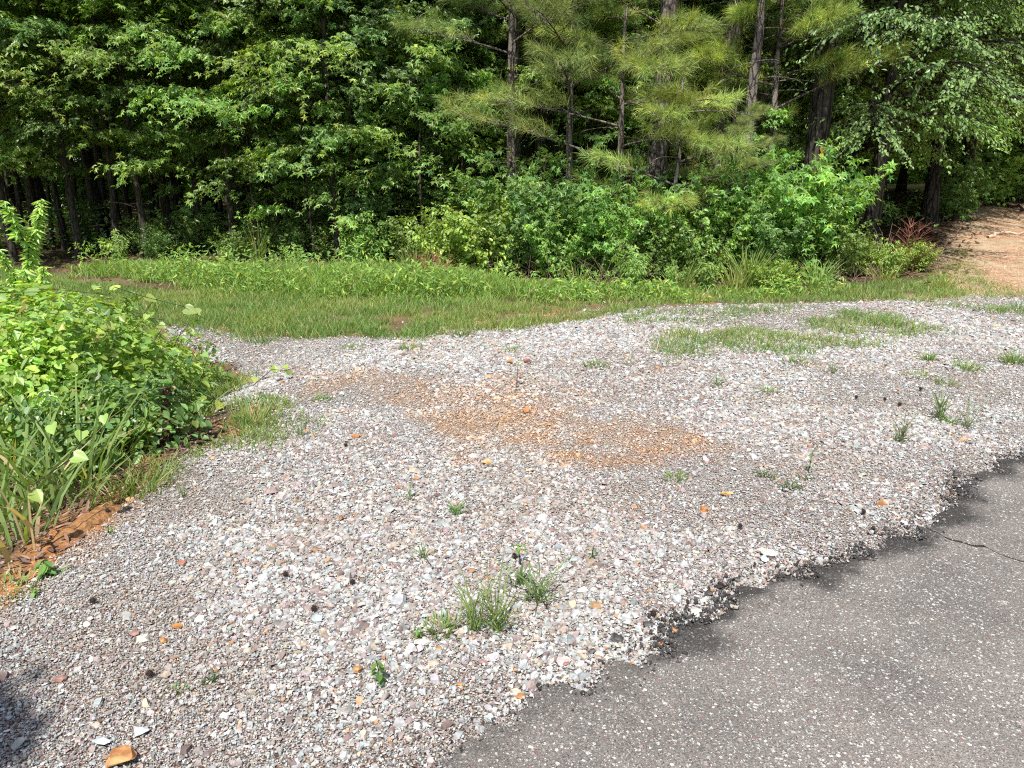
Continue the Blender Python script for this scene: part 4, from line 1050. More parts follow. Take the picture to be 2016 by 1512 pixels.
SAP = broad_tree(seed=151, Hh=3.4, cb=.7, Rr=1.1, nl=15, leaf=STAR, size=.13, base=(.09, .18, .035), r0=.022, per=8, tw=9, name='sapling', bare=2, lean=.04)
sp0 = None
for u, y, rz, sc, lab in [(640, 13.9, 0, 1.0, 'thin sapling in the dark gap behind the tall grass'), (720, 14.4, 2, 1.1, 'wispy sapling beside the thin one in the dark gap'),
        (785, 13.5, 4, .9, 'sapling with pale leaf tips next to the airy shrub'), (870, 13.2, 1, 1.05, 'leafy sapling where the dark gap meets the yellow green bushes'),
        (575, 14.8, 3, 1.1, 'dim sapling behind the slender brown trunk'), (400, 15.0, 5, .9, 'dim sapling in the shade between the slender trunk and the dark cluster'),
        (920, 12.9, 2.5, 1.0, 'leafy sapling rising over the yellow green bushes'), (1170, 12.8, .5, .95, 'sapling behind the darkest bush under the boughs'),
        (1480, 12.4, 1.4, .8, 'sapling between the pale lower trunk and the paint marked trunk'), (500, 13.4, 1.6, .95, 'sapling just behind the grey green shrub by the slender brown trunk'), (610, 13.0, 3.6, 1.0, 'leafy sapling in front of the thin sapling in the dark gap'),
        (690, 12.9, 5.1, .85, 'low leafy sapling below the small sweetgum'), (830, 12.7, .9, 1.1, 'tall sapling beside the yellow green bushes'), (755, 14.9, 2.2, 1.3, 'tall dim sapling deep in the dark gap'),
        (1665, 13.8, 3.3, .7, 'shaded sapling under the drooping foliage')]:
    if sp0 is None: sp0 = plant(SAP, lab, 'sapling', on(XA(u, y), y), rz, 'saplings at the edge of the woods', sc)
    else: dup(sp0, on(XA(u, y), y), rz, lab, None, sc)

# dry stems, dead cedar, dead tuft
def dry_plant(name, label, cat, loc, seed, n, h, spread, col, rad=.003, branches=0, bl=.2, group=None):
    rng = np.random.default_rng(seed); g = Geo()
    for i in range(n):
        lp = limb_pts(rng, np.array([*np.clip(rng.normal(0, spread*.25, 2), -spread*.4, spread*.4), -.02]), rng.random()*6.28, h*(.55+.5*rng.random()), PI/2-rng.random()*spread, PI/2-rng.random()*spread*2.2, 7, .25)
        c = np.array(col)*np.exp(rng.normal(0, .2))
        tube(g, lp, np.linspace(rad, rad*.4, 7), 4, c)
        for b in range(branches):
            k = 1+rng.integers(0, 5); f = 1-k/7
            lb = limb_pts(rng, lp[k], rng.random()*6.28, bl*(.4+f), .9, .5, 5, .3); tube(g, lb, np.linspace(rad*.5, rad*.2, 5), 3, c)
    o = g.obj(name, M_DRY); o.location = loc; return tag(o, label, cat, group)
dry_plant('dead_cedar', 'dead rust red cedar seedling beside the dirt track', 'dead tree', on(XA(1790, 11.8, .5), 11.8), 71, 3, .95, .3, (.30, .12, .07), .006, 42, .38)
dry_plant('dry_stems', 'pale dry upright stems next to the dead red cedar', 'dry weeds', on(XA(1735, 11.9, .5), 11.9), 72, 22, .75, .3, (.33, .25, .18), .004)
dry_plant('dry_stems', 'forked bare stems in front of the dark woods by the drooping foliage', 'dry weeds', on(XA(1672, 12.6, .5), 12.6), 73, 6, 1.0, .35, (.30, .22, .15), .005, 2)
dry_plant('dry_stems', 'tangle of dry stems under the darkest bushes', 'dry weeds', on(XA(1215, 10.6, .3), 10.6), 74, 60, .7, .8, (.28, .21, .14), .003)
dry_plant('dry_stems', 'dry stems below the yellow green bush edge', 'dry weeds', on(XA(1075, 10.9, .3), 10.9), 75, 50, .65, .8, (.26, .19, .12), .003)
dry_plant('dead_tuft', 'rust brown dead pine tuft in the yellow green bush', 'dead branch', on(XA(850, 11.0, .4), 11.0, .15), 76, 90, .30, .7, (.38, .15, .08), .003)
dry_plant('dry_stems', 'dark dry weeds at the corner of the thicket near the track', 'dry weeds', on(XA(1690, 10.5, .3), 10.5), 77, 40, .45, .8, (.24, .16, .12), .003, 1, .1)

# arching grass clumps
def grass_clump(name, label, loc, seed, n, h, w, lean, base, spread=.06, cat='grass clump', dryf=.08, curve=.9, group=None):
    rng = np.random.default_rng(seed); g = Geo()
    P = np.column_stack([np.clip(rng.normal(0, spread, (n, 2)), -1.7*spread, 1.7*spread), np.full(n, -.01)])
    az = np.arctan2(P[:, 1], P[:, 0])+rng.normal(0, .6, n)
    col = np.array(base)*tints(rng, n, (1, 1, 1), .2, .2); d = rng.random(n) < dryf; col[d] = np.array([.38, .30, .15])
    blades(g, rng, P, h*(.45+.65*rng.random(n)), w*(.6+.6*rng.random(n)), lean*(.2+1.1*rng.random(n)), np.clip(col, .01, .8), curve, az)
    o = g.obj(name, M_GRASS); o.location = loc; return tag(o, label, cat, group)
for i, (u, y, n, h, lab) in enumerate([(1475, 10.1, 170, .62, 'large arching grass clump at the gravel edge before the thicket'),
        (1450, 9.8, 90, .42, 'shorter yellowish grass clump beside the large arching one'),
        (1612, 10.2, 130, .42, 'upright green grass clump beside the lime green bushes'),
        (1340, 9.9, 70, .45, 'thin wispy grass clump next to the narrow leaved weeds'),
        (1140, 10.3, 60, .35, 'wispy grass clump below the dry stems'),
        (1860, 10.1, 60, .30, 'sparse grass clump at the mouth of the dirt track'),
        (1740, 10.6, 90, .32, 'pale grass clump below the yellowish low bush'),
        (815, 11.0, 120, .55, 'tall grass clump beside the dead brown tuft'),
        (505, 13.0, 60, .75, 'tallest thin grass stalks rising from the tall grass band')]):
    grass_clump('grass_clump', lab, on(XA(u, y, .2), y), 80+i, n, h, .011, .55, (.22, .30, .055) if i in (1, 6, 5) else (.16, .28, .05))

# ------------------------------------------------------------------ vegetation on the near bank
def mound(name, label, cx, cyy, rx, ry, hh, n, leaf, size, base, seed, cat='bush', stems=26, yel=.22, shell=.55, low=0.0):
    rng = np.random.default_rng(seed); fol = Geo(); wood = Geo()
    a = rng.random(n)*2*PI; ct = rng.random(n)**.8; st = np.sqrt(1-ct**2); rad = (1-shell*rng.random(n)**1.6)
    lump = 0.62+0.72*fbm(np.cos(a)*st*2.6+7+cx, np.sin(a)*st*2.6+ct*2.4)
    d = np.stack([np.cos(a)*st, np.sin(a)*st, ct], 1)
    P = d*(rad*lump)[:, None]*np.array([rx, ry, hh]); P[:, 2] += low
    z0 = float(H(cx, cyy)); P[:, 2] = np.maximum(P[:, 2]+H(P[:, 0]+cx, P[:, 1]+cyy)-z0, .02)
    out = nrm(d/np.array([rx, ry, hh]))
    Nn = out*.55+UP*.6+rng.normal(0, .38, (n, 3)); TT = out*.5+rng.normal(0, .6, (n, 3))-UP*.35
    A, B, C = frames(Nn, TT)
    sprig = fbm(P[:, 0]*4+30, P[:, 1]*4+P[:, 2]*3)
    szs = size*(.45+.85*rng.random(n)); cl = tints(rng, n, base, .28, yel)*(0.75+.6*sprig[:, None])
    sp = fbm(P[:, 0]*2.2+cx*3, P[:, 1]*2.2+P[:, 2]*2)+rng.normal(0, .06, n)
    br = rng.random(n) < .012; cl[br] = np.array([.22, .15, .06])
    for kk, (lf, q, k3) in enumerate(((LANCE, sp < .43, 1.5), (leaf, (sp >= .43) & (sp < .60), 1.0), (HEART, sp >= .60, .85))):
        fol.batch(lf[0], lf[1], P[q], A[q], B[q], C[q], szs[q]*k3, cl[q]*(1, 1.25, 1.0)[kk])
    for i in range(int(stems*1.6)):  # shoots that stand out of the mass
        az = rng.random()*6.28; k = rng.random()**.5*.95; zz = hh*math.sqrt(max(0, 1-k*k))*.85
        p0 = np.array([math.cos(az)*rx*k, math.sin(az)*ry*k, zz-.1]); p0[2] += float(H(p0[0]+cx, p0[1]+cyy))-z0
        lp = limb_pts(rng, p0, az, .16+.26*rng.random(), 1.3, .8, 8, .15); tube(wood, lp, np.linspace(.003, .0015, 8), 4)
        lf = (leaf, LANCE, STAR)[rng.integers(0, 3)]
        spray(fol, None, rng, lp, .05, 7, lf, size*(1.0 if lf is leaf else 1.4), np.array(base)*1.1, per=3, yel=yel, start=.1, center=p0-np.array([.01, 0, 0]))
    for i in range(stems):
        az = rng.random()*6.28; k = rng.random()**.5*.75
        p0 = np.array([math.cos(az)*rx*k, math.sin(az)*ry*k, 0.0]); p0[2] = float(H(p0[0]+cx, p0[1]+cyy))-z0-.03
        lp = limb_pts(rng, p0, az, hh*(.7+.25*rng.random()), 1.45, .9, 8, .2)
        tube(wood, lp, np.linspace(.007, .002, 8), 5)
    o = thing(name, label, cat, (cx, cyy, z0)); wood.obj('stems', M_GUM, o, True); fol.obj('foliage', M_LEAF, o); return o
WIDE = oval_leaf(.30, .05, .16)
mound('leafy_bush', 'broad bright green leafy bush spreading over the bank beside the gravel', -3.3, 5.0, 1.15, 1.0, .92, 11500, WIDE, .062, (.11, .20, .03), 901)
mound('leafy_bush', 'low leafy bush behind the tall reed grass at the picture edge', -4.6, 5.3, 1.3, 1.1, .95, 7500, WIDE, .055, (.105, .20, .035), 902)
mound('leafy_bush', 'lower skirt of the bank bush, leaves coloured dark as if shaded, above the dead brown stalk', -2.5, 4.35, .62, .45, .50, 2300, WIDE, .052, (.06, .12, .026), 903, stems=14)  # darker leaf colour imitates the shade at the foot of the bush
mound('leafy_bush', 'trailing end of the bank bush reaching towards the grass patch', -3.0, 5.75, .65, .8, .42, 2400, WIDE, .05, (.10, .18, .03), 904, stems=10)

def vine(name, label, pts, size, base, seed, n=1):
    """a vine runner with rounded leaves"""
    rng = np.random.default_rng(seed); wood = Geo(); fol = Geo()
    pts = np.array([[p[0], p[1], p[2]] for p in pts]); o0 = pts[0].copy(); q = pts-o0
    tube(wood, q, np.full(len(q), .0025), 4)
    P = np.repeat(q, n, 0)+rng.normal(0, .03, (len(q)*n, 3)); m = len(P)
    A, B, C = frames(np.array([.1, -.55, .8])+rng.normal(0, .25, (m, 3)), rng.normal(0, .6, (m, 3))+np.array([.3, -.5, -.2]))
    fol.batch(HEART[0], HEART[1], P, A, B, C, size*(.65+.5*rng.random(m)), tints(rng, m, base, .12, .15))
    o = thing(name, label, 'vine', tuple(o0)); wood.obj('runner', M_GUM, o); fol.obj('foliage', M_LEAF, o); return o
def dome(x, y): 
    e = max(0.0, 1-((x+3.05)/1.25)**2-((y-5.05)/1.0)**2); return float(H(x, y))+.90*math.sqrt(e)*1.0+.04
rv = np.random.default_rng(4)
def run(x0, y0, x1, y1, k): return [(x0+(x1-x0)*t+rv.normal(0, .08), y0+(y1-y0)*t+rv.normal(0, .05), dome(x0+(x1-x0)*t, y0+(y1-y0)*t)+abs(rv.normal(0, .03))) for t in np.linspace(0, 1, k)]
vine('vine', 'vine with large pale heart leaves lying over the top of the bank bush', run(-3.9, 4.7, -2.3, 5.5, 13), .085, (.14, .23, .05), 911)
vine('vine', 'vine with rounded yellowish leaves on the sunny face of the bank bush', run(-3.6, 4.4, -2.2, 4.9, 12), .07, (.15, .24, .04), 912)
vine('vine', 'vine with heart leaves climbing along the crest of the bank bush', run(-3.9, 5.4, -2.5, 5.9, 10), .08, (.13, .22, .05), 913)
vp = []
for u, v, h in [(375, 740, .14), (400, 770, .12), (430, 770, .10), (500, 755, .10), (535, 725, .12), (565, 728, .08), (580, 722, .06)]:
    g0 = G(u, v, h); vp.append((g0[0], g0[1], h+float(H(*g0))))
vine('vine', 'stray vine runner with pale leaves creeping out over the gravel', vp, .07, (.15, .25, .04), 914)
vp = []
for u, v, h in [(120, 840, .5), (175, 835, .42), (165, 865, .38), (130, 915, .33), (60, 965, .3)]:
    g0 = G(u, v, h); vp.append((g0[0], g0[1], h+float(H(*g0))))
vine('vine', 'round pale green leaves threaded through the reed grass', vp, .06, (.15, .25, .045), 915)

REED = (.15, .25, .06)
for i, (u, v, n, h, lab) in enumerate([(165, 985, 26, .62, 'tall broad bladed grass clump beside the dark base of the bush'),
        (75, 1095, 11, .42, 'lone arching grass clump rooted nearest the orange clay'),
        (60, 1010, 34, .60, 'dense broad bladed grass clump against the picture edge'),
        (120, 945, 30, .62, 'broad bladed grass clump between the two front clumps and the bush'),
        (10, 930, 40, .65, 'tall broad bladed grass at the picture edge behind the front clumps'),
        (-20, 1070, 26, .5, 'grass clump half outside the picture above the clay bank'),
        (200, 930, 22, .5, 'arching grass clump with long blades crossing the dark bush base'),
        (355, 850, 10, .42, 'few pale blades standing beside the dead brown stalk'),
        (95, 880, 30, .6, 'grass clump buried in the front of the leafy bush'),
        (140, 1030, 16, .42, 'short arching grass clump just above the brown clay hump'), (35, 1120, 14, .34, 'small arching grass clump over the lower clay bank'), (0, 860, 40, .6, 'grass clump rising between the bush and the picture edge'), (265, 900, 14, .4, 'thin grass clump at the dark base of the bush')]):
    p = G(u, v, -.1); grass_clump('grass_clump', lab, on(p[0], p[1]), 930+i, n, h, .019, .65, REED, .07, dryf=.10)
for i, (u, v, n, h, lab) in enumerate([(285, 965, 120, .16, 'bushy bright grass tuft between the reed grass and the gravel'),
        (235, 985, 70, .14, 'grass tuft just above the brown clay hump'),
        (320, 930, 90, .12, 'low grass tuft below the dead brown stalk'),
        (500, 830, 160, .12, 'spreading grass tuft on the gravel beside the bush'),
        (470, 870, 80, .08, 'low grass mat on the gravel below the spreading tuft'),
        (545, 800, 90, .09, 'outer grass tuft on the gravel nearest the clay patch'),
        (390, 800, 90, .16, 'grass tuft at the foot of the trailing bush end'),
        (460, 745, 160, .10, 'bright grass tuft under the stray vine leaves'),
        (24, 1168, 120, .06, 'small green tuft at the lower end of the clay bank')]):
    p = G(u, v); grass_clump('grass_tuft', lab, on(p[0], p[1]), 950+i, n, h, .006, .8, (.16, .28, .05), .075, 'grass tuft')

def tall_weed(name, label, loc, seed, h, leafs, base, size=.10, nb=5, lean=.1):
    rng = np.random.default_rng(seed); wood = Geo(); fol = Geo()
    main = limb_pts(rng, np.zeros(3), rng.random()*6, h, 1.5, 1.45-lean, 14, .05); stems = [main]
    for b in range(nb):
        k = 6+b*2; stems.append(limb_pts(rng, main[min(k, 12)], rng.random()*6.28, h*.33, 1.1, 1.3, 8, .1))
    for lp in stems:
        tube(wood, lp, np.linspace(.006, .002, len(lp)), 5, (.12, .16, .06))
        m = int(leafs*len(lp)/14); t = .12+.88*rng.random(m); idx = t*(len(lp)-1); k = np.minimum(idx.astype(int), len(lp)-2)
        P = lp[k]+(lp[k+1]-lp[k])*(idx-k)[:, None]; az = rng.random(m)*6.28
        o = np.stack([np.cos(az), np.sin(az), np.zeros(m)], 1)
        A, B, C = frames(UP+o*.3+rng.normal(0, .3, (m, 3)), o+UP*.35)
        fol.batch(LANCE[0], LANCE[1], P, A, B, C, size*(.6+.6*rng.random(m))*(1-.35*t), tints(rng, m, base, .15, .15))
    o = thing(name, label, 'weed', loc); wood.obj('stem', M_GUM, o); fol.obj('foliage', M_LEAF, o); return o
for i, (u, y, h, nl_, lab) in enumerate([(52, 6.1, 1.22, 120, 'tallest willowy weed standing above the bushes against the dark woods'),
        (18, 5.7, .95, 130, 'leafy weed just below the tallest willowy one'),
        (-25, 6.0, 1.1, 120, 'leafy weed cut by the picture edge beside the willowy ones'),
        (85, 5.9, .80, 90, 'shorter leafy weed among the willowy weeds'),
        (115, 6.2, .62, 40, 'thin dark stalk weed behind the bush crest')]):
    tall_weed('tall_weed', lab, on(XA(u, y, .7)-.12, y), 960+i, h, nl_*2, (.19, .30, .08))

# dead brown stalk
def stalk():
    rng = np.random.default_rng(970); g = Geo()
    lp = limb_pts(rng, np.zeros(3), 1.0, .36, 1.55, 1.45, 10, .05); tube(g, lp, np.linspace(.007, .004, 10), 6, (.12, .075, .05))
    m = 150; k = rng.integers(0, 10, m); P = lp[k]+rng.normal(0, .008, (m, 3))
    A, B, C = frames(rng.normal(0, 1, (m, 3)), rng.normal(0, .5, (m, 3))-UP*.9)
    g.batch(OVAL[0], OVAL[1], P, A, B, C, .02+.03*rng.random(m), tints(rng, m, (.13, .075, .05), .3, .1))
    p = G(330, 872); o = g.obj('dead_stalk', M_DRY); o.location = on(*p); tag(o, 'dead dark brown weed stalk in front of the bank bush', 'dead weed')
stalk()
def hump():
    rng = np.random.default_rng(971); g = Geo(); nx, ny = 46, 16
    a = G(110, 1070); b = G(238, 992); d = b-a; L = np.linalg.norm(d); t = d/L; nn = np.array([-t[1], t[0]])
    V = []
    for i in range(nx):
        for j in range(ny):
            s = i/(nx-1); w = (j/(ny-1)-.5)*2
            wd = .085*(math.sin(PI*s)**.5+.02)
            p = a+t*(s*L*1.06-.02)+nn*w*wd
            z = float(H(*p))-.015+.045*max(0, 1-w*w)**.7*math.sin(PI*s)**.5+.010*(float(vnoise(p[0]*40, p[1]*40))-.5)
            V.append((p[0], p[1], z))
    i = (np.arange(nx-1)[:, None]*ny+np.arange(ny-1)[None]).ravel()
    g.add(V, [np.stack([i, i+ny, i+ny+1, i+1], 1)], (.24, .125, .055))
    V = np.array(V); g.v[0] = (V-V[0]).astype(np.float32)
    o = g.obj('clay_hump', M_GROUND, smooth=True); o.location = V[0]; tag(o, 'smooth brown clay hump between the grass and the gravel', 'clay mound')
hump()

# ------------------------------------------------------------------ weeds on the gravel
def seedling(name, label, u, v, h, leaf, size, base, n, seed, whorl=False, cat='seedling'):
    rng = np.random.default_rng(seed); wood = Geo(); fol = Geo(); p = G(u, v)
    lp = limb_pts(rng, np.zeros(3), rng.random()*6, h, 1.5, 1.4, 8, .1); tube(wood, lp, np.linspace(.003, .0015, 8), 5, (.12, .10, .06))
    t = np.linspace(.85, 1, n) if whorl else np.linspace(.15, 1, n); idx = t*7; k = np.minimum(idx.astype(int), 6)
    P = lp[k]+(lp[k+1]-lp[k])*(idx-k)[:, None]; az = np.arange(n)*2.2+rng.normal(0, .3, n); o = np.stack([np.cos(az), np.sin(az), np.zeros(n)], 1)
    A, B, C = frames(UP+o*.35+rng.normal(0, .2, (n, 3)), o+UP*.15)
    fol.batch(leaf[0], leaf[1], P+o*.004, A, B, C, size*(.6+.55*rng.random(n)), tints(rng, n, base, .15, .12))
    q = thing(name, label, cat, on(p[0], p[1], .01)); wood.obj('stem', M_GUM, q); fol.obj('foliage', M_LEAF, q)
seedling('seedling', 'dark green seedling with glossy oval leaves on the near gravel', 750, 1352, .085, WIDE, .034, (.05, .125, .025), 22, 1001)
seedling('seedling', 'small seedling with a star of narrow leaves beside a round seed pod', 1024, 1120, .085, LANCE, .05, (.09, .19, .04), 9, 1002, True)
seedling('seedling', 'thin bare stemmed seedling with a reddish top in the middle of the gravel', 1017, 764, .20, LANCE, .05, (.16, .17, .05), 7, 1003, True)
seedling('seedling', 'tiny seedling near the edge of the brown patch in the gravel', 1165, 1105, .05, LANCE, .03, (.10, .18, .06), 8, 1004)
seedling('seedling', 'sparse seedling on the gravel above the dark green mats', 1592, 930, .12, WIDE, .03, (.09, .17, .06), 9, 1005)
seedling('seedling', 'leafy seedling between the clay bank and the gravel', 92, 1142, .06, WIDE, .05, (.08, .18, .035), 20, 1006)
seedling('seedling', 'tiny leafy sprout on the gravel beside the clay bank', 68, 1182, .03, WIDE, .025, (.09, .18, .04), 8, 1007)
seedling('seedling', 'tiny green sprout on the gravel above the clay end', 215, 1058, .03, LANCE, .03, (.09, .18, .04), 9, 1008)
seedling('seedling', 'small leafy sprout at the start of the low green mat', 822, 1262, .035, WIDE, .025, (.07, .17, .03), 12, 1009)
def spindle(label, u, v, h, n, seed, base=(.15, .25, .06), w=.006, lean=.35, spread=.02, name='grass_sprig', low=40):
    rng = np.random.default_rng(seed); g = Geo()
    for cxo, cyo in ([(0, 0)] if n < 12 else [(-.045, .01), (.03, 0)]):
        m = max(3, n//(1 if n < 12 else 2)); P = np.column_stack([cxo+rng.normal(0, spread*.4, m), cyo+rng.normal(0, spread*.4, m), np.zeros(m)])
        blades(g, rng, P, h*(.55+.5*rng.random(m)), np.full(m, w), lean*(.3+1.3*rng.random(m)), np.array(base)*1.25*tints(rng, m, (1, 1, 1), .2, .2), 1.0)
        m = low; P = np.column_stack([cxo+rng.normal(0, spread, (m, 2))[:, 0], cyo+rng.normal(0, spread, m), h*.45*rng.random(m)**2])
        blades(g, rng, P, h*.28*(.5+.7*rng.random(m)), np.full(m, w*.8), .8+.6*rng.random(m), np.array(base)*tints(rng, m, (1.0, 1.1, 1), .15, .15), .8)
    p = G(u, v); o = g.obj(name, M_GRASS); o.location = on(p[0], p[1], .008); tag(o, label, 'grass sprig', 'grass sprigs growing through the gravel')
spindle('twin stemmed grass sprig, largest on the near gravel', 962, 1252, .30, 18, 1021)
spindle('grass sprig with one long reaching stem behind the twin stemmed one', 1058, 1192, .22, 7, 1022, (.10, .18, .05), .007, .6)
spindle('small bushy sprig between the star seedling and the reaching sprig', 1025, 1160, .11, 8, 1023, (.08, .15, .045))
spindle('short upright sprig on the gravel below the clay patch', 808, 990, .11, 4, 1024, (.10, .19, .05), .006, .2, .01, low=8)
spindle('small leaning sprig in the middle of the near gravel', 835, 1108, .09, 5, 1025, (.09, .17, .05), .006, .8, .012, low=12)
spindle('low sprig beside small orange stones on the gravel', 897, 1015, .075, 8, 1026, (.09, .19, .04), .007, .9, .02)
spindle('upright sprig with dark stems near the asphalt bend', 1772, 872, .26, 9, 1027, (.10, .15, .05), .005, .3)
spindle('leafy upright sprig farther along the gravel near the road', 1848, 826, .24, 9, 1028, (.12, .20, .06), .007, .25)
spindle('wide open sprig with thin forked stems near the road', 1902, 846, .33, 8, 1029, (.12, .17, .06), .004, .55)
spindle('thin open sprig on the gravel beyond the clay patch', 1235, 722, .17, 5, 1030, (.16, .19, .07), .004, .7, low=10)
spindle('second thin open sprig between the mats of grass', 1412, 762, .17, 6, 1031, (.14, .19, .06), .005, 1.0)
spindle('grass sprig in front of the bright grass patch', 1640, 735, .12, 6, 1032, (.12, .19, .06), .005, .6)
spindle('dark pointed sprig behind the bush at the bend of the gravel', 415, 715, .20, 9, 1033, (.07, .13, .04), .008, .6)
spindle('single upright stalk beside the stray vine leaves', 508, 740, .26, 3, 1034, (.09, .15, .05), .006, .15, low=10)
spindle('sprig with a few loose blades on the left gravel margin'.replace('left ', 'bush side '), 592, 855, .13, 5, 1035, (.11, .19, .05), .006, .6, low=12)
spindle('little upright sprig at the gravel margin above the clay bank', 360, 985, .10, 4, 1036, (.09, .16, .05), .006, .3, low=8)
for i, (u, v, n, h, sp, lab) in enumerate([
        (868, 1250, 110, .05, .055, 'low bright green mat beside the twin stemmed sprig'), (805, 686, 130, .06, .10, 'flat green tuft on the far gravel nearest the grass'),
        (690, 684, 80, .05, .09, 'smaller flat tuft on the far gravel'), (1172, 722, 100, .06, .08, 'round green tuft on the gravel right of centre'.replace('right of centre', 'behind the clay patch')),
        (1003, 690, 60, .06, .09, 'sparse tuft on the gravel near the reddish seedling'), (745, 655, 200, .11, .12, 'thick tuft along the far gravel edge'),
        (905, 660, 120, .09, .12, 'thin tuft along the far gravel edge'), (1555, 962, 80, .035, .05, 'dark green mat on the gravel before the asphalt bend'),
        (1588, 942, 40, .03, .03, 'smaller dark mat just above the dark green mat'), (1510, 940, 50, .04, .045, 'grey green mat beside the dark green mats'),
        (1518, 772, 90, .04, .09, 'thin flat mat in front of the bright grass patch'), (1572, 715, 130, .06, .12, 'tuft just below the larger grass patch'),
        (1902, 728, 90, .10, .08, 'tuft on the far gravel behind the open sprig'), (1995, 715, 120, .13, .08, 'taller tuft at the picture edge on the gravel'),
        (1812, 742, 90, .05, .12, 'flat mat behind the leafy upright sprig'), (1862, 756, 60, .05, .07, 'small mat next to the open sprig'),
        (1868, 832, 80, .04, .06, 'flat leafy mat between the two upright sprigs'), (1330, 946, 60, .04, .05, 'pale little tuft below the clay patch'),
        (640, 786, 60, .05, .06, 'pale flat tuft beside the clay smear'), (1828, 712, 70, .10, .03, 'wispy tuft behind the flat mat'),
        (418, 1345, 30, .03, .018, 'small clump of grey green leaves on the near gravel'), (347, 1366, 26, .02, .025, 'flat green rosette beside the grey green clump'),
        (1750, 640, 160, .10, .2, 'thick tuft inside the bright grass patch'), (1950, 612, 160, .08, .2, 'low tuft in the far grass strip')]):
    p = G(u, v); grass_clump('grass_tuft', lab, on(p[0], p[1], .008), 1100+i, n, h, .006, .9, (.13, .25, .05) if i not in (7, 8, 9, 20) else (.09, .16, .06), sp*.6, 'grass tuft', .06, .8, 'grass tufts scattered over the gravel')

# ------------------------------------------------------------------ larger stones and seed pods
def rock(label, u, v, px, col, col2, seed, flat=.45, name='rock', asp=.75, onr=False):
    rng = np.random.default_rng(seed); p = G(u, v); dist = p[1]*math.cos(PITCH)+CAMZ*math.sin(PITCH); L = px/F*dist
    import bmesh
    bm = bmesh.new(); bmesh.ops.create_icosphere(bm, subdivisions=1, radius=.5)
    # flat facets: cut the ball by random planes
    for k in range(12):
        nrm_ = Vector(rng.normal(0, 1, 3)); nrm_.z *= .8; nrm_.normalize(); dd = .22+.15*rng.random()
        r = bmesh.ops.bisect_plane(bm, geom=bm.verts[:]+bm.edges[:]+bm.faces[:], plane_co=nrm_*dd, plane_no=nrm_, clear_outer=True)
        es = [e for e in r['geom_cut'] if isinstance(e, bmesh.types.BMEdge)]
        if es: bmesh.ops.holes_fill(bm, edges=es)
    for w in bm.verts:
        w.co.x *= L; w.co.y *= L*asp; w.co.z *= L*flat
        w.co += Vector(rng.normal(0, .02*L, 3))
    me = bpy.data.meshes.new(name); bm.to_mesh(me); bm.free()
    o = bpy.data.objects.new(name, me); COL.objects.link(o); me.materials.append(stone_mat('stone_'+name, False, col, col2, .5, 45))
    o.location = on(p[0], p[1], L*flat*.28+(.02 if onr else .006)); o.rotation_euler = (rng.normal(0, .12), rng.normal(0, .12), rng.random()*.8-.4)
    tag(o, label, 'rock' if name == 'rock' else 'asphalt piece', 'larger stones lying in the gravel' if name == 'rock' else 'pieces broken off the asphalt edge')
OR = (.31, .14, .055); OR2 = (.42, .235, .10); MA = (.22, .12, .10); MA2 = (.27, .16, .13); BL = (.34, .40, .42); BL2 = (.42, .46, .46); PA = (.55, .47, .41); PA2 = (.62, .55, .50)
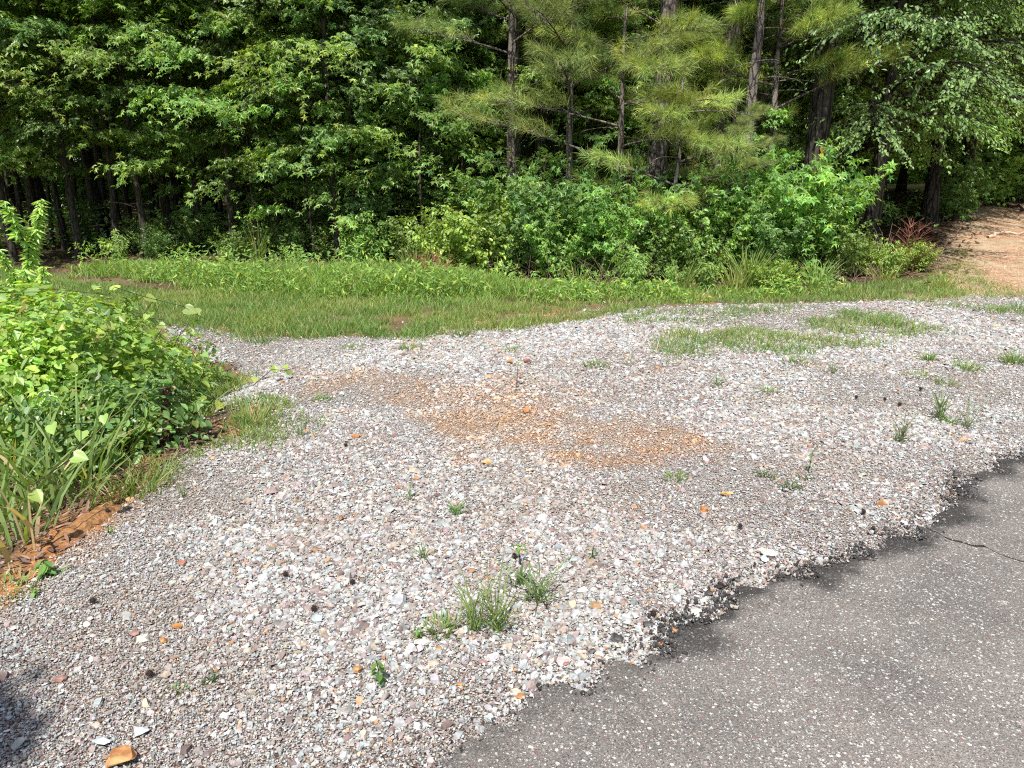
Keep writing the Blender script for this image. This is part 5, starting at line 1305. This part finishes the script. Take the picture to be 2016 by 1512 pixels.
for i, a in enumerate([('biggest orange sandstone rock, at the bottom edge of the gravel', 236, 1506, 80, OR, OR2, .42),
        ('flat pale pinkish slab lying on the edge of the asphalt', 1512, 1099, 52, PA, PA2, .3),
        ('blue grey chunk lying on the asphalt edge beside the pale slab', 1577, 1098, 22, BL, BL2, .7),
        ('blue grey chip just below the pale slab', 1503, 1110, 26, BL, BL2, .35),
        ('upright orange stone near the dark green seedling', 705, 1328, 26, OR, OR2, .8),
        ('blue grey block beside a dark seed pod', 626, 1226, 34, BL, (.36, .43, .44), .6),
        ('pale grey stone perched on the asphalt edge', 1369, 1216, 30, (.46, .43, .40), (.52, .49, .46), .6),
        ('orange stone in the broken asphalt edge below the pale grey stone', 1326, 1250, 26, OR, (.42, .2, .07), .6),
        ('small orange stone at the tip of the asphalt lobe', 1300, 1276, 20, OR, OR2, .6),
        ('orange brown stone alone on the gravel before the asphalt', 1384, 1011, 24, OR, (.42, .19, .07), .55),
        ('flat yellow stone on the gravel above the lone orange one', 1432, 979, 30, (.55, .38, .14), OR2, .35),
        ('orange brown cube like stone near the asphalt bend', 1735, 998, 24, (.40, .19, .07), OR, .75),
        ('tan orange stone under the start of the clay patch', 701, 861, 24, OR2, OR, .5),
        ('flat yellow flake at the lower rim of the clay patch', 960, 911, 34, (.60, .42, .20), OR2, .25),
        ('red brown stone beside the reddish seedling', 1037, 716, 20, (.30, .11, .08), MA, .6),
        ('yellow brown stone on the other side of the reddish seedling', 1003, 716, 18, (.45, .28, .12), OR, .6),
        ('large maroon slab in the near gravel', 121, 1347, 34, MA, MA2, .45),
        ('maroon slab above the small orange stones in the gravel', 265, 1257, 26, MA, MA2, .4),
        ('lower of two small orange stones near the maroon slabs', 323, 1272, 24, OR, OR2, .5),
        ('upper of two small orange stones near the maroon slabs', 350, 1243, 24, (.55, .25, .07), OR, .45),
        ('twisted rust stone high on the near gravel', 362, 1120, 26, (.33, .13, .07), MA, .5),
        ('flat pinkish stone near the asphalt corner', 1108, 1312, 36, (.48, .36, .35), (.5, .4, .38), .3),
        ('maroon stone between the pinkish stone and the asphalt lobe', 1113, 1316, 20, MA, MA2, .5),
        ('pale wedge of stone below the low green mat', 832, 1276, 38, (.46, .42, .38), PA, .4),
        ('orange stone touching the pale wedge', 865, 1288, 20, OR, OR2, .6),
        ('grey blue flat stone near the bottom edge beside the orange rock', 205, 1470, 46, BL, BL2, .35),
        ('pale blue stone at the bottom of the gravel', 278, 1450, 40, (.42, .45, .46), BL2, .35),
        ('lone orange stone between the seedling and the asphalt tip', 905, 1358, 18, OR, OR2, .6),
        ('brown orange stone at the asphalt corner nearest the bottom', 1025, 1385, 26, OR, (.4, .2, .08), .6),
        ('orange stone near the top of the clay patch', 1038, 812, 24, (.48, .19, .07), OR, .6)]):
    rock(a[0], a[1], a[2], a[3], a[4], a[5], 1200+i, a[6])

for i, (u, v, px, lab) in enumerate([(1215, 1268, 60, 'broken flat asphalt piece between the gravel and the asphalt lobe'), (1165, 1290, 34, 'small black asphalt piece before the orange stone on the lobe'),
        (1275, 1240, 46, 'cracked asphalt piece just above the lobe tip'), (1330, 1222, 34, 'black asphalt crumb piece beside the pale grey stone'), (1395, 1178, 40, 'ragged asphalt piece at the bend of the broken edge'),
        (1450, 1150, 34, 'dark asphalt piece below the lone seed pod'), (1480, 1140, 24, 'little black asphalt piece below the pale slab'), (1745, 1048, 30, 'dark asphalt piece near the start of the crack'),
        (1100, 1345, 26, 'thin asphalt flake by the asphalt corner'), (1880, 940, 40, 'black asphalt piece high on the crumbling edge')]):
    rock(lab, u, v, px*.62, (.04, .038, .037), (.13, .12, .115), 1270+i, .5, 'asphalt_chunk')

def pods():
    import bmesh
    rng = np.random.default_rng(1300); g = Geo(); r = .0145
    # spiky ball: a core plus short spines
    bm = bmesh.new(); bmesh.ops.create_icosphere(bm, subdivisions=2, radius=r*.72)
    V = np.array([v.co[:] for v in bm.verts]); Fc = np.array([[v.index for v in f.verts] for f in bm.faces]); bm.free()
    g.add(V, [Fc], (.045, .03, .025))
    n = 60; k = np.arange(n)+.5; ph = np.arccos(1-2*k/n); th = PI*(1+5**.5)*k
    d = np.stack([np.cos(th)*np.sin(ph), np.sin(th)*np.sin(ph), np.cos(ph)], 1)
    tubes_batch(g, d*r*.6, d*r*1.18, np.full(n, .0016), (.06, .04, .03))
    first = None; me = g.mesh('seed_pod', M_DRY)
    for i, (u, v, lab) in enumerate([(563, 1141, 'darkest round sweetgum seed pod high on the near gravel'), (694, 1155, 'spiky seed pod beside the darkest round one'),
            (619, 1206, 'spiky seed pod just above the blue grey block'), (1457, 1043, 'lone seed pod on the gravel near the pale slab'),
            (296, 1336, 'spiky seed pod low on the near gravel'), (1013, 1102, 'seed pod touching the star leaved seedling'),
            (1418, 1160, 'seed pod caught at the asphalt edge'), (1286, 1216, 'seed pod among the asphalt crumbs'),
            (681, 877, 'seed pod under the tan orange stone'), (1686, 783, 'first of the seed pods beyond the sprigs'), (1742, 787, 'seed pod between two others near the dark stemmed sprig'),
            (1771, 798, 'seed pod just above the dark stemmed sprig'), (1812, 768, 'farthest seed pod near the flat mat'), (213, 1013, 'dark seed pod on the clay beside the gravel'),
            (1700, 1012, 'seed pod near the orange brown stone at the bend'), (185, 1193, 'dark pod on the gravel below the clay bank')]):
        o = bpy.data.objects.new('seed_pod', me); COL.objects.link(o); p = G(u, v, .012); o.location = on(p[0], p[1], .022); o.rotation_euler = tuple(rng.random(3)*6); s = rng.uniform(.75, 1.0); o.scale = (s, s, s)
        tag(o, lab, 'seed pod', 'sweetgum seed pods on the gravel')
pods()

def stick(label, pts, r, col, seed, name='fallen_stick'):
    rng = np.random.default_rng(seed); g = Geo(); P = []
    for u, v in pts:
        y = 1.5
        while y < 60 and ZA(v, y) > float(H(XA(u, y, 0), y)): y += .04
        p = (XA(u, y, float(H(XA(u, y, 0), y))), y)
        P.append((p[0], p[1], float(H(*p))+r))
    P = np.array(P); t = np.linspace(0, len(P)-1, 16); Q = np.stack([np.interp(t, np.arange(len(P)), P[:, k]) for k in range(3)], 1)+rng.normal(0, r*.5, (16, 3)); o0 = Q[0].copy()
    tube(g, Q-o0, np.linspace(r, r*.4, 16), 7, col); o = g.obj(name, M_DRY, smooth=True); o.location = o0; tag(o, label, 'stick')
stick('long pale curved stick lying across the dirt track', [(1945, 470), (1965, 464), (1990, 461), (2030, 466), (2060, 468)], .035, (.50, .38, .26), 1401)
stick('dark stick lying in the shade of the dirt track', [(1955, 398), (1985, 408), (2020, 418)], .05, (.10, .07, .05), 1402)
stick('thin grey twig on the gravel beside the clay bank', [(120, 1180), (145, 1168), (165, 1150)], .005, (.2, .14, .1), 1403)

# unseen tree added behind the viewer to cast the corner shadow; real caster unknown
plant(broad_tree(seed=801, Hh=6.2, cb=3.2, Rr=1.5, nl=22, leaf=STAR, size=.16, base=GUM, r0=.09, per=9, tw=14), 'unseen sweetgum added behind the viewer to shade the corner of the gravel', 'tree', on(-2.74, -2.0), 0.0)
